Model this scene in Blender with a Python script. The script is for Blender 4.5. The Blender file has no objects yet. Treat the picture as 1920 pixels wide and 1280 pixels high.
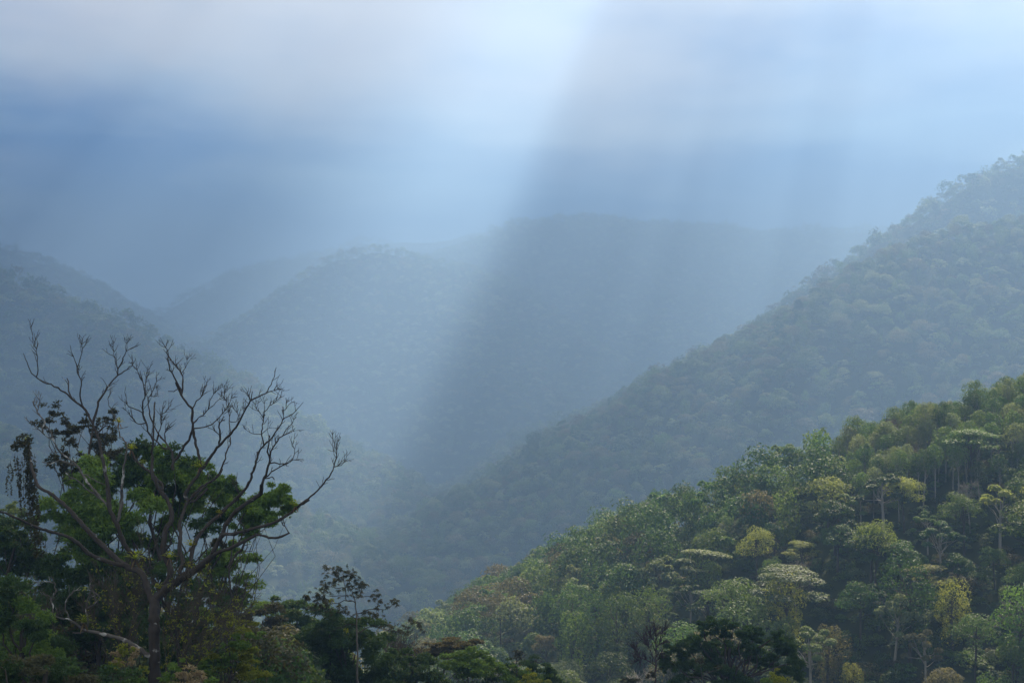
import bpy, math, random
import numpy as np

R = math.radians
scene = bpy.context.scene
COL = scene.collection

# ------------------------------------------------------------------ camera
F = 2667.0                                   # focal length in pixels of the 1920 px wide frame (50 mm)
PITCH = math.atan(60.0 / F)                  # the horizon lies at row 700
cam_d = bpy.data.cameras.new("camera")
cam_d.lens = 50.0
cam_d.sensor_width = 36.0
cam_d.clip_start = 0.5
cam_d.clip_end = 30000.0
cam = bpy.data.objects.new("camera", cam_d)
cam.rotation_euler = (R(90) + PITCH, 0, 0)
COL.objects.link(cam)
scene.camera = cam

# ------------------------------------------------------------------ light
SUN_AZ = R(22.3)                             # right of straight ahead: the scene is lit from behind
SUN_EL = R(44.2)
S = np.array([math.sin(SUN_AZ) * math.cos(SUN_EL), math.cos(SUN_AZ) * math.cos(SUN_EL), math.sin(SUN_EL)])

world = bpy.data.worlds.new("World")
scene.world = world
world.use_nodes = True
nt = world.node_tree
nt.nodes.clear()
w_out = nt.nodes.new("ShaderNodeOutputWorld")
w_bg = nt.nodes.new("ShaderNodeBackground")
w_sky = nt.nodes.new("ShaderNodeTexSky")
w_sky.sky_type = 'NISHITA'
w_sky.sun_disc = False
w_sky.sun_elevation = SUN_EL
w_sky.sun_rotation = SUN_AZ
w_sky.altitude = 1300
w_sky.air_density = 1.0
w_sky.dust_density = 0.6
w_sky.ozone_density = 2.0
w_bg.inputs["Strength"].default_value = 0.05
# high stratus in front of the blue: soft level streaks, thicker towards the horizon
w_tc = nt.nodes.new("ShaderNodeTexCoord")
w_mp = nt.nodes.new("ShaderNodeMapping"); w_mp.inputs["Scale"].default_value = (2.2, 2.2, 9.0)
w_no = nt.nodes.new("ShaderNodeTexNoise"); w_no.inputs["Scale"].default_value = 1.6; w_no.inputs["Detail"].default_value = 5
w_rp = nt.nodes.new("ShaderNodeMapRange"); w_rp.inputs[1].default_value = 0.36; w_rp.inputs[2].default_value = 0.66
w_rp.inputs[3].default_value = 0.6; w_rp.inputs[4].default_value = 1.0
w_mx = nt.nodes.new("ShaderNodeMix"); w_mx.data_type = 'RGBA'
w_mx.inputs[7].default_value = (0.9, 1.9, 3.5, 1)
nt.links.new(w_tc.outputs["Generated"], w_mp.inputs[0]); nt.links.new(w_mp.outputs[0], w_no.inputs["Vector"])
w_sx = nt.nodes.new("ShaderNodeSeparateXYZ"); nt.links.new(w_tc.outputs["Generated"], w_sx.inputs[0])
w_up = nt.nodes.new("ShaderNodeMapRange"); w_up.interpolation_type = 'SMOOTHSTEP'
w_up.inputs[1].default_value = 0.12; w_up.inputs[2].default_value = 0.34; w_up.inputs[3].default_value = 1.0; w_up.inputs[4].default_value = 0.25
nt.links.new(w_sx.outputs["Z"], w_up.inputs[0])
w_ml = nt.nodes.new("ShaderNodeMath"); w_ml.operation = 'MULTIPLY'
nt.links.new(w_no.outputs["Fac"], w_rp.inputs[0]); nt.links.new(w_rp.outputs[0], w_ml.inputs[0]); nt.links.new(w_up.outputs[0], w_ml.inputs[1])
nt.links.new(w_ml.outputs[0], w_mx.inputs[0])
nt.links.new(w_sky.outputs[0], w_mx.inputs[6])
# pale rifts in the stratus
w_n2 = nt.nodes.new("ShaderNodeTexNoise"); w_n2.inputs["Scale"].default_value = 1.1; w_n2.inputs["Detail"].default_value = 4
w_m2 = nt.nodes.new("ShaderNodeMapping"); w_m2.inputs["Scale"].default_value = (2.5, 2.5, 13.0); w_m2.inputs["Location"].default_value = (3.1, 0.4, 1.7)
nt.links.new(w_tc.outputs["Generated"], w_m2.inputs[0]); nt.links.new(w_m2.outputs[0], w_n2.inputs["Vector"])
w_r2 = nt.nodes.new("ShaderNodeMapRange"); w_r2.inputs[1].default_value = 0.44; w_r2.inputs[2].default_value = 0.64
nt.links.new(w_n2.outputs["Fac"], w_r2.inputs[0])
w_c2 = nt.nodes.new("ShaderNodeMix"); w_c2.data_type = 'RGBA'
w_c2.inputs[6].default_value = (0.4, 2.5, 7.0, 1); w_c2.inputs[7].default_value = (6.5, 9.0, 11.5, 1)
nt.links.new(w_r2.outputs[0], w_c2.inputs[0]); nt.links.new(w_c2.outputs[2], w_mx.inputs[7])
# grey-white cloud overhead
w_r3 = nt.nodes.new("ShaderNodeMapRange"); w_r3.interpolation_type = 'SMOOTHSTEP'
w_r3.inputs[1].default_value = 0.12; w_r3.inputs[2].default_value = 0.27; w_r3.inputs[3].default_value = 0.0; w_r3.inputs[4].default_value = 0.85
w_n5 = nt.nodes.new("ShaderNodeTexNoise"); w_n5.inputs["Scale"].default_value = 3.0; w_n5.inputs["Detail"].default_value = 5
w_m5 = nt.nodes.new("ShaderNodeMapping"); w_m5.inputs["Scale"].default_value = (1.0, 1.0, 2.6)
nt.links.new(w_tc.outputs["Generated"], w_m5.inputs[0]); nt.links.new(w_m5.outputs[0], w_n5.inputs["Vector"])
w_a5 = nt.nodes.new("ShaderNodeMath"); w_a5.operation = 'MULTIPLY_ADD'; w_a5.inputs[1].default_value = 0.34; w_a5.inputs[2].default_value = -0.17
nt.links.new(w_n5.outputs["Fac"], w_a5.inputs[0])
w_b5 = nt.nodes.new("ShaderNodeMath"); w_b5.operation = 'ADD'
nt.links.new(w_a5.outputs[0], w_b5.inputs[0]); nt.links.new(w_sx.outputs["Z"], w_b5.inputs[1])
nt.links.new(w_b5.outputs[0], w_r3.inputs[0])
w_m3 = nt.nodes.new("ShaderNodeMix"); w_m3.data_type = 'RGBA'; w_m3.inputs[7].default_value = (11.5, 11.2, 11.0, 1)
nt.links.new(w_r3.outputs[0], w_m3.inputs[0]); nt.links.new(w_mx.outputs[2], w_m3.inputs[6]); 
# darker cloud high overhead
w_r4 = nt.nodes.new("ShaderNodeMapRange"); w_r4.interpolation_type = 'SMOOTHSTEP'
w_r4.inputs[1].default_value = 0.27; w_r4.inputs[2].default_value = 0.5; w_r4.inputs[3].default_value = 0.0; w_r4.inputs[4].default_value = 0.95
nt.links.new(w_sx.outputs["Z"], w_r4.inputs[0])
w_m4 = nt.nodes.new("ShaderNodeMix"); w_m4.data_type = 'RGBA'; w_m4.inputs[7].default_value = (2.9, 3.0, 3.0, 1)
nt.links.new(w_r4.outputs[0], w_m4.inputs[0]); nt.links.new(w_m3.outputs[2], w_m4.inputs[6]); nt.links.new(w_m4.outputs[2], w_bg.inputs["Color"])
nt.links.new(w_bg.outputs[0], w_out.inputs["Surface"])

sun_d = bpy.data.lights.new("sun", 'SUN')
sun_d.energy = 5.0
sun_d.angle = R(0.5)
sun_d.color = (1.0, 0.85, 0.65)
sun = bpy.data.objects.new("sun", sun_d)
sun.rotation_euler = (R(90) - SUN_EL, 0, -SUN_AZ + R(180))
COL.objects.link(sun)

scene.view_settings.view_transform = 'Standard'
scene.view_settings.look = 'None'
scene.view_settings.exposure = 1.9
scene.view_settings.gamma = 1.0
scene.view_settings.use_curve_mapping = False
cy = scene.cycles
cy.use_denoising = True
cy.max_bounces = 6
cy.diffuse_bounces = 2
cy.glossy_bounces = 1
cy.transmission_bounces = 2
cy.volume_bounces = 1
cy.transparent_max_bounces = 32

HAZE_DENSITY = 0.00057

# ------------------------------------------------------------------ helpers
def ray(px, py):
    u, v = (px - 960.0) / F, (640.0 - py) / F
    return np.array([u, math.cos(PITCH) - v * math.sin(PITCH), math.sin(PITCH) + v * math.cos(PITCH)])

def P(px, py, Y):
    d = ray(px, py)
    return d * (Y / d[1])

def project(p):
    p = np.asarray(p, float)
    fw = p[..., 1] * math.cos(PITCH) + p[..., 2] * math.sin(PITCH)
    up = -p[..., 1] * math.sin(PITCH) + p[..., 2] * math.cos(PITCH)
    return 960 + F * p[..., 0] / fw, 640 - F * up / fw

def _hash(ix, iy, seed):
    h = (ix.astype(np.int64) * 374761393 + iy.astype(np.int64) * 668265263 + seed * 1442695041) & 0xFFFFFFFF
    h = ((h ^ (h >> 13)) * 1274126177) & 0xFFFFFFFF
    return ((h ^ (h >> 16)) & 0xFFFFFF) / float(0xFFFFFF)

def vnoise(x, y, seed=0):
    ix, iy = np.floor(x), np.floor(y)
    fx, fy = x - ix, y - iy
    fx, fy = fx * fx * (3 - 2 * fx), fy * fy * (3 - 2 * fy)
    a, b = _hash(ix, iy, seed), _hash(ix + 1, iy, seed)
    c, d = _hash(ix, iy + 1, seed), _hash(ix + 1, iy + 1, seed)
    return (a + (b - a) * fx) * (1 - fy) + (c + (d - c) * fx) * fy - 0.5

def fbm(x, y, seed=0, octaves=4):
    v, a = 0.0, 1.0
    for o in range(octaves):
        v = v + a * vnoise(x, y, seed + o * 17)
        x, y, a = x * 2.03, y * 2.03, a * 0.5
    return v

def mesh_object(name, verts, faces, mat, parent=None, smooth=False, tint=None, extra=None):
    """verts (n,3); faces: (m,4) array or list of lists; links ONE mesh object."""
    me = bpy.data.meshes.new(name)
    if isinstance(faces, np.ndarray):
        m, k = faces.shape
        me.vertices.add(len(verts))
        me.vertices.foreach_set("co", np.asarray(verts, np.float32).ravel())
        me.loops.add(m * k)
        me.loops.foreach_set("vertex_index", faces.astype(np.int32).ravel())
        me.polygons.add(m)
        me.polygons.foreach_set("loop_start", np.arange(0, m * k, k, dtype=np.int32))
        me.update(calc_edges=True)
    else:
        me.from_pydata([tuple(v) for v in verts], [], faces)
    if tint is not None:
        at = me.attributes.new("tint", 'FLOAT', 'FACE')
        at.data.foreach_set("value", np.asarray(tint, np.float32))
    if smooth:
        me.polygons.foreach_set("use_smooth", np.ones(len(me.polygons), dtype=bool))
    me.materials.append(mat)
    o = bpy.data.objects.new(name, me)
    COL.objects.link(o)
    if parent is not None:
        o.parent = parent
    return o

def thing(name, label, cat, loc, group=None, rz=0.0):
    o = bpy.data.objects.new(name, None)
    COL.objects.link(o)
    o.location = tuple(float(v) for v in loc)
    o.rotation_euler = (0, 0, rz)
    o["label"], o["category"] = label, cat
    if group:
        o["group"] = group
    return o

def tag(o, label, cat=None, group=None, kind=None):
    o["label"] = label
    if cat: o["category"] = cat
    if group: o["group"] = group
    if kind: o["kind"] = kind
    return o

# ------------------------------------------------------------------ materials
def new_mat(name):
    m = bpy.data.materials.new(name)
    m.use_nodes = True
    m.node_tree.nodes.clear()
    return m, m.node_tree.nodes, m.node_tree.links

def leaf_mat(name, dark, light, trans=0.32, hue=0.02, val=0.25, rough=0.55, spec=0.2, tmul=2.4):
    m, N, L = new_mat(name)
    out = N.new("ShaderNodeOutputMaterial")
    at = N.new("ShaderNodeAttribute"); at.attribute_name = "tint"
    mix = N.new("ShaderNodeMix"); mix.data_type = 'RGBA'
    mix.inputs[6].default_value = (*dark, 1); mix.inputs[7].default_value = (*light, 1)
    L.new(at.outputs["Fac"], mix.inputs[0])
    oi = N.new("ShaderNodeObjectInfo")
    mh = N.new("ShaderNodeMapRange"); mh.inputs[3].default_value = 0.5 - hue; mh.inputs[4].default_value = 0.5 + hue
    L.new(oi.outputs["Random"], mh.inputs[0])
    m2 = N.new("ShaderNodeMath"); m2.operation = 'MULTIPLY'; m2.inputs[1].default_value = 7.31
    m3 = N.new("ShaderNodeMath"); m3.operation = 'FRACT'
    L.new(oi.outputs["Random"], m2.inputs[0]); L.new(m2.outputs[0], m3.inputs[0])
    mv = N.new("ShaderNodeMapRange"); mv.inputs[3].default_value = 1 - val; mv.inputs[4].default_value = 1 + val
    L.new(m3.outputs[0], mv.inputs[0])
    hs = N.new("ShaderNodeHueSaturation")
    L.new(mh.outputs[0], hs.inputs["Hue"]); L.new(mv.outputs[0], hs.inputs["Value"]); L.new(mix.outputs[2], hs.inputs["Color"])
    b = N.new("ShaderNodeBsdfPrincipled")
    b.inputs["Roughness"].default_value = rough
    b.inputs["Specular IOR Level"].default_value = spec
    L.new(hs.outputs[0], b.inputs["Base Color"])
    g = N.new("ShaderNodeVectorMath"); g.operation = 'MULTIPLY'; g.inputs[1].default_value = (tmul * 1.1, tmul, tmul * 0.5)
    L.new(hs.outputs[0], g.inputs[0])
    t = N.new("ShaderNodeBsdfTranslucent"); L.new(g.outputs[0], t.inputs["Color"])
    mx = N.new("ShaderNodeMixShader"); mx.inputs[0].default_value = trans
    L.new(b.outputs[0], mx.inputs[1]); L.new(t.outputs[0], mx.inputs[2]); L.new(mx.outputs[0], out.inputs["Surface"])
    return m

def bark_mat(name, dark, light, spots=None, spot_amt=0.62, scale=3.0):
    m, N, L = new_mat(name)
    out = N.new("ShaderNodeOutputMaterial")
    tc = N.new("ShaderNodeTexCoord")
    mp = N.new("ShaderNodeMapping"); mp.inputs["Scale"].default_value = (1, 1, 0.35)
    L.new(tc.outputs["Object"], mp.inputs[0])
    n = N.new("ShaderNodeTexNoise"); n.inputs["Scale"].default_value = scale; n.inputs["Detail"].default_value = 6
    L.new(mp.outputs[0], n.inputs["Vector"])
    mix = N.new("ShaderNodeMix"); mix.data_type = 'RGBA'
    mix.inputs[6].default_value = (*dark, 1); mix.inputs[7].default_value = (*light, 1)
    L.new(n.outputs["Fac"], mix.inputs[0])
    col = mix.outputs[2]
    if spots:
        n2 = N.new("ShaderNodeTexNoise"); n2.inputs["Scale"].default_value = 1.9; n2.inputs["Detail"].default_value = 4
        L.new(tc.outputs["Object"], n2.inputs["Vector"])
        rp = N.new("ShaderNodeMapRange"); rp.inputs[1].default_value = spot_amt; rp.inputs[2].default_value = spot_amt + 0.07
        L.new(n2.outputs["Fac"], rp.inputs[0])
        mx = N.new("ShaderNodeMix"); mx.data_type = 'RGBA'; mx.inputs[7].default_value = (*spots, 1)
        L.new(rp.outputs[0], mx.inputs[0]); L.new(col, mx.inputs[6]); col = mx.outputs[2]
    b = N.new("ShaderNodeBsdfPrincipled"); b.inputs["Roughness"].default_value = 0.9
    b.inputs["Specular IOR Level"].default_value = 0.2
    L.new(col, b.inputs["Base Color"])
    bp = N.new("ShaderNodeBump"); bp.inputs["Strength"].default_value = 0.6; bp.inputs["Distance"].default_value = 0.05
    L.new(n.outputs["Fac"], bp.inputs["Height"]); L.new(bp.outputs[0], b.inputs["Normal"])
    L.new(b.outputs[0], out.inputs["Surface"])
    return m

def ground_mat(name):
    m, N, L = new_mat(name)
    out = N.new("ShaderNodeOutputMaterial")
    tc = N.new("ShaderNodeTexCoord")
    n = N.new("ShaderNodeTexNoise"); n.inputs["Scale"].default_value = 0.09; n.inputs["Detail"].default_value = 10
    L.new(tc.outputs["Object"], n.inputs["Vector"])
    mix = N.new("ShaderNodeMix"); mix.data_type = 'RGBA'
    mix.inputs[6].default_value = (0.018, 0.026, 0.010, 1); mix.inputs[7].default_value = (0.05, 0.06, 0.025, 1)
    L.new(n.outputs["Fac"], mix.inputs[0])
    b = N.new("ShaderNodeBsdfPrincipled"); b.inputs["Roughness"].default_value = 1.0
    b.inputs["Specular IOR Level"].default_value = 0.05
    L.new(mix.outputs[2], b.inputs["Base Color"])
    L.new(b.outputs[0], out.inputs["Surface"])
    return m

LM = {
    'dark':   leaf_mat("leaf_dark_green", (0.022, 0.048, 0.016), (0.055, 0.100, 0.030)),
    'mid':    leaf_mat("leaf_mid_green", (0.040, 0.080, 0.020), (0.090, 0.145, 0.040)),
    'yellow': leaf_mat("leaf_yellow_green", (0.075, 0.110, 0.030), (0.175, 0.205, 0.065), trans=0.45),
    'olive':  leaf_mat("leaf_olive_brown", (0.052, 0.058, 0.028), (0.115, 0.108, 0.055)),
    'pale':   leaf_mat("leaf_pale_green", (0.075, 0.110, 0.055), (0.150, 0.190, 0.100)),
    'rust':   leaf_mat("leaf_rust_brown", (0.085, 0.058, 0.032), (0.180, 0.120, 0.065)),
}
GROUND = ground_mat("forest_floor")
BARK = bark_mat("bark_grey_brown", (0.030, 0.024, 0.018), (0.095, 0.080, 0.062))
BARK_PALE = bark_mat("bark_pale", (0.13, 0.115, 0.09), (0.34, 0.31, 0.26))
BARK_BARE = bark_mat("bark_dead_tree", (0.018, 0.014, 0.011), (0.085, 0.070, 0.054), (0.30, 0.29, 0.26), 0.66)
BARK_MID = bark_mat("bark_light_brown", (0.07, 0.06, 0.045), (0.17, 0.15, 0.12))
BARK_LICHEN = bark_mat("bark_lichen", (0.06, 0.05, 0.04), (0.17, 0.15, 0.125), (0.40, 0.38, 0.33), 0.56)

# ------------------------------------------------------------------ terrain
TREE_H = 11.0
def crest(pts, front, back, far=1.65):
    """A ridge line from (column, row, depth) points; far stretches its depth."""
    w = np.array([P(a, b, d * far) for a, b, d in pts])
    w[:, 2] -= TREE_H * (1.4 if far > 1 else 1.15)
    return w, front, back

RIDGES = [
    # near spur on the right
    crest([(2600, 560, 640), (2250, 590, 600), (1920, 690, 545), (1800, 722, 545), (1700, 760, 548), (1600, 795, 552), (1500, 830, 558), (1400, 872, 568),
           (1300, 915, 605), (1200, 970, 660), (1100, 1024, 725), (1000, 1080, 800), (900, 1140, 880), (830, 1190, 940), (760, 1255, 990), (650, 1360, 1040)], 0.56, 0.60, 0.64),
    # mid mountain on the right, near shoulder
    crest([(2500, 250, 1080), (2300, 330, 1030), (1920, 418, 1000), (1800, 430, 1000), (1700, 455, 995), (1600, 515, 985), (1560, 544, 1010), (1480, 597, 1060), (1400, 636, 1120), (1300, 678, 1210),
           (1150, 746, 1370), (1000, 815, 1530), (850, 900, 1650), (700, 990, 1720), (600, 1060, 1740)], 0.56, 0.6),
    # mid mountain on the right, crest
    crest([(2700, 130, 1600), (2300, 180, 1500), (2050, 250, 1420), (1920, 302, 1400), (1850, 330, 1380), (1800, 362, 1360), (1740, 402, 1340), (1650, 444, 1310), (1600, 490, 1290), (1480, 580, 1260), (1350, 690, 1220)], 0.78, 0.7),
    # central spur
    crest([(930, 500, 2180), (860, 492, 2120), (800, 484, 2060), (750, 474, 2020), (690, 472, 2000), (635, 488, 1990), (580, 520, 1970), (540, 552, 1950), (480, 580, 1925), (430, 606, 1900), (380, 640, 1880), (320, 720, 1850), (240, 820, 1820)], 0.80, 0.8),
    # central summit and the plateau behind
    crest([(2200, 425, 3300), (1900, 428, 3300), (1650, 432, 3250), (1450, 428, 3100), (1300, 422, 2950), (1150, 410, 2800), (1050, 402, 2700), (980, 406, 2680), (930, 426, 2680), (880, 452, 2720), (800, 500, 2700)], 0.55, 0.5),
    # far ridge in the gap
    crest([(1000, 430, 3550), (820, 442, 3500), (690, 452, 3450), (600, 466, 3350), (520, 488, 3200), (440, 500, 3100), (400, 540, 3050), (350, 600, 3000), (300, 690, 2950)], 1.0, 0.6),
    # left mountain, near shoulder
    crest([(-400, 340, 1404), (-150, 450, 1350), (-60, 480, 1323), (0, 498, 1305), (60, 532, 1287), (150, 568, 1260), (230, 592, 1242), (290, 625, 1228), (350, 720, 1206), (420, 830, 1170)], 0.60, 0.6),
    # left mountain, crest behind
    crest([(-400, 350, 2600), (-150, 435, 2470), (-40, 455, 2431), (30, 462, 2412), (70, 476, 2405), (130, 512, 2379), (190, 555, 2340), (240, 580, 2314), (290, 612, 2288), (340, 655, 2262), (420, 760, 2210)], 0.70, 0.6),
    # low sunlit spur at the foot of the valley
    crest([(-350, 700, 860), (-100, 770, 820), (0, 800, 800), (150, 860, 780), (350, 935, 760), (480, 985, 755), (600, 1035, 765), (720, 1100, 790)], 0.5, 0.35),
]

def ground_z(x, y):
    x, y = np.asarray(x, float), np.asarray(y, float)
    best = np.full(x.shape, -290.0)
    for w, front, back in RIDGES:
        hz = np.full(x.shape, -1e9)
        for a, b in zip(w[:-1], w[1:]):
            ex, ey = b[0] - a[0], b[1] - a[1]
            t = np.clip(((x - a[0]) * ex + (y - a[1]) * ey) / (ex * ex + ey * ey), 0, 1)
            dx, dy = x - (a[0] + t * ex), y - (a[1] + t * ey)
            d = np.hypot(dx, dy)
            k = np.where(dy < 0, front, back)
            # the crest is rounded over about 12 m
            fall = k * (np.sqrt(d * d + 144.0) - 12.0)
            hz = np.maximum(hz, a[2] + t * (b[2] - a[2]) - fall)
        s = 9.0                                            # soft maximum: no knife-edge valleys
        m = np.maximum(best, hz)
        best = m + s * np.log1p(np.exp(-np.abs(best - hz) / s)) * 0.6
    rough = np.clip((y - 200) / 600, 0, 1)
    best = best + rough * (12 * fbm(x / 120, y / 120, 3, 3) + np.clip((y - 600) / 600, 0, 1) * 30 * (0.25 - np.abs(fbm(x / 210 + y / 900, y / 420, 13, 3))) + np.clip(y / 1400 - 0.6, 0, 1.5) * 20 * fbm(x / 330, y / 330, 9, 3))
    # the hillside the viewer stands on
    near = -8 - 0.21 * np.minimum(y, 172) - 0.62 * np.maximum(y - 172, 0) - 0.14 * np.clip(x, -60, 60) + 1.2 * fbm(x / 14, y / 14, 5, 3)
    near = np.where(y < 0, -8.0, near)
    return np.maximum(best, near)

def build_terrain():
    rows, cols = 340, 300
    v = np.linspace(0, 1, rows)
    ys = -80 + 80 * (np.exp(v * math.log((6300 + 160) / 80.0)) - 1) + 0
    ts = np.linspace(-0.95, 0.95, cols)
    Y, T = np.meshgrid(ys, ts, indexing='ij')
    X = T * (np.maximum(Y, 0) + 160)
    Z = ground_z(X, Y)
    verts = np.stack([X, Y, Z], -1).reshape(-1, 3)
    i = np.arange(rows - 1)[:, None] * cols + np.arange(cols - 1)[None, :]
    faces = np.stack([i, i + 1, i + 1 + cols, i + cols], -1).reshape(-1, 4)
    o = mesh_object("hills", verts, faces, GROUND, smooth=True)
    tag(o, "steep forested mountain slopes around a misty valley", kind="structure")
    return float(Z.min()), float(Z.max())

ZMIN, ZMAX = build_terrain()

# ------------------------------------------------------------------ foliage and wood builders
class Leaves:
    def __init__(self): self.b, self.a, self.s, self.t = [], [], [], []
    def add(self, base, axis, side, tint):
        self.b.append(base); self.a.append(axis); self.s.append(side); self.t.append(tint)
    def mesh(self, droop=0.12):
        b, a, s, t = (np.concatenate(q) for q in (self.b, self.a, self.s, self.t))
        n = len(b)
        L = np.linalg.norm(a, axis=1, keepdims=True)
        mid = b + a * 0.48
        tip = b + a; tip[:, 2:] -= droop * L
        v = np.stack([b, mid + s, tip, mid - s], 1).reshape(-1, 3)
        f = np.arange(4 * n).reshape(n, 4)
        return v, f, t
    def build(self, name, mat, parent=None, droop=0.12):
        v, f, t = self.mesh(droop)
        return mesh_object(name, v, f, mat, parent, tint=t)

def unit(v):
    return v / np.maximum(np.linalg.norm(v, axis=-1, keepdims=True), 1e-9)

def clump(lv, rng, c, r, tufts, k, size, aspect=0.4, low=-0.35, up=0.35, spread=0.75, shell=0.72, tint=None, loose=0.0):
    """Leaf tufts over the shell of an ellipsoid: k leaves fan out of every tuft."""
    c, r = np.asarray(c, float), np.asarray(r, float)
    d = unit(rng.normal(size=(tufts * 3, 3)))
    d = d[d[:, 2] > low][:tufts]
    n = len(d)
    rad = shell + (1.04 - shell) * rng.random((n, 1)) ** 0.6
    if loose: rad = rad * (1 + loose * rng.normal(size=(n, 1)))      # ragged edge: sprays stand out or hang back
    p = c + d * r * rad
    nrm = unit(d / r * r.mean() + np.array([0, 0, up]))
    base = np.repeat(p, k, 0)
    nn = np.repeat(nrm, k, 0)
    tg = rng.normal(size=(n * k, 3))
    tg = unit(tg - (tg * nn).sum(1, keepdims=True) * nn * (0.0 if loose else 1.0))
    ax = unit(nn * (1 - spread) + tg * spread + 0.22 * rng.normal(size=(n * k, 3)))
    ln = size * (0.65 + 0.7 * rng.random((n * k, 1)))
    sd = unit(np.cross(ax, nn + 0.32 * rng.normal(size=(n * k, 3)))) * ln * aspect * 0.5
    tc = (rng.random() if tint is None else tint)
    tv = np.clip(np.repeat(0.45 * tc + 0.35 * rng.random(n), k) + 0.3 * rng.random(n * k), 0, 1)
    lv.add(base - ax * ln * 0.2, ax * ln, sd, tv)

class Wood:
    def __init__(self): self.v, self.f, self.n = [], [], 0
    def tube(self, pts, radii, sides=6, cap=True):
        pts = np.asarray(pts, float); m = len(pts)
        radii = np.broadcast_to(np.asarray(radii, float), (m,))
        tg = np.gradient(pts, axis=0); tg = unit(tg)
        ref = np.array([0.3, 0.9, 0.1]); u = unit(np.cross(tg, ref)); w = np.cross(tg, u)
        an = np.linspace(0, 2 * np.pi, sides, endpoint=False)
        ring = pts[:, None] + radii[:, None, None] * (np.cos(an)[None, :, None] * u[:, None] + np.sin(an)[None, :, None] * w[:, None])
        i = np.arange(m - 1)[:, None] * sides; j = np.arange(sides)[None, :]; j2 = (j + 1) % sides
        self.f.append((np.stack([i + j, i + j2, i + sides + j2, i + sides + j], -1).reshape(-1, 4)) + self.n)
        self.v.append(ring.reshape(-1, 3)); self.n += m * sides
    def build(self, name, mat, parent=None):
        return mesh_object(name, np.concatenate(self.v), np.concatenate(self.f), mat, parent, smooth=True)

def wiggle(a, b, n, amp, rng):
    a, b = np.asarray(a, float), np.asarray(b, float)
    t = np.linspace(0, 1, n)[:, None]
    o = rng.normal(size=(n, 3)) * amp * np.linalg.norm(b - a); o[0] = o[-1] = 0
    return a + (b - a) * t + o

def in_forest_collection():
    c = bpy.data.collections.new("distant_tree_kinds")
    return c

# ------------------------------------------------------------------ forest tree kinds (crown + trunk, built once each)
def crown_round(rng, leaves, size, H=15.0, W=5.5, lobes=16):
    lv, tips = Leaves(), []
    per = max(4, leaves // (lobes * 4))
    for i in range(lobes):
        th = 2.4 * i + rng.random() * 0.8
        q = (i + 0.5) / lobes
        rr = W * math.sqrt(q) * 0.78
        z = H - 2.2 - (q ** 1.5) * W * 0.75 + rng.normal() * 0.6
        c = np.array([rr * math.cos(th), rr * math.sin(th), z])
        s = (0.30 + 0.13 * rng.random()) * W
        clump(lv, rng, c, (s, s, s * 0.62), per, 4, size, low=-0.45)
        tips.append(c)
    return lv, tips

def crown_umbrella(rng, leaves, size, H=15.0, W=6.5, lobes=15):
    lv, tips = Leaves(), []
    per = max(4, leaves // (lobes * 4))
    for i in range(lobes):
        th = 2.4 * i + rng.random() * 0.6
        q = (i + 0.4) / lobes
        lay = rng.integers(0, 3) if i > 6 else 0
        rr = W * math.sqrt(q) * 0.8
        c = np.array([rr * math.cos(th), rr * math.sin(th), H - 0.8 - 0.9 * q - lay * 1.5])
        s = (0.26 + 0.12 * rng.random()) * W
        clump(lv, rng, c, (s, s, s * 0.34), per, 4, size, low=-0.25, up=0.9, spread=0.85)
        tips.append(c)
    return lv, tips

def crown_draped(rng, leaves, size, H=15.0, W=3.6, lobes=20):
    """Crown hung with vines: a narrow shaggy column, curtains of leaves down its sides."""
    lv, tips = Leaves(), []
    per = max(4, leaves // (lobes * 4))
    for i in range(lobes):
        q = (i + 0.5) / lobes
        th = 2.4 * i + rng.random()
        z = H * (0.98 - 0.72 * q) + rng.normal() * 0.4
        rr = W * (0.25 + 0.55 * math.sin(math.pi * min(1, q + 0.18))) * (0.6 + 0.5 * rng.random())
        c = np.array([rr * math.cos(th), rr * math.sin(th), z])
        s = W * (0.28 + 0.16 * rng.random())
        clump(lv, rng, c, (s, s, s * 1.15), per, 4, size, low=-0.8, up=-0.15, spread=0.7)
        tips.append(c)
    return lv, tips

def crown_loose(rng, leaves, size, H=15.0, W=5.2, lobes=14):
    """Open crown of separate leaf bunches with gaps."""
    lv, tips = Leaves(), []
    per = max(4, leaves // (lobes * 6))
    for i in range(lobes):
        th = 2.4 * i + rng.random() * 0.9
        q = (i + 0.5) / lobes
        rr = W * math.sqrt(q) * 0.9
        c = np.array([rr * math.cos(th), rr * math.sin(th), H - 1.0 - 3.8 * q + rng.normal() * 0.7])
        s = 0.19 * W * (0.8 + 0.5 * rng.random())
        clump(lv, rng, c, (s, s, s * 0.6), per, 6, size * 1.15, low=-0.4, up=0.5, spread=0.8)
        tips.append(c)
    return lv, tips

def crown_pointed(rng, leaves, size, H=15.0, W=3.2, lobes=15):
    lv, tips = Leaves(), []
    per = max(4, leaves // (lobes * 4))
    for i in range(lobes):
        q = i / (lobes - 1)
        z = H - 0.9 - q * 4.8
        rr = W * math.sin(math.pi * min(0.92, 0.10 + 0.75 * q)) * 0.70
        th = 2.4 * i
        c = np.array([rr * math.cos(th), rr * math.sin(th), z])
        s = W * (0.30 + 0.30 * min(q * 2.2, 1.0))
        clump(lv, rng, c, (s * 0.9, s * 0.9, s * 0.9), per, 4, size, low=-0.5, up=0.45, spread=0.7)
        tips.append(c)
    return lv, tips

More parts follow.
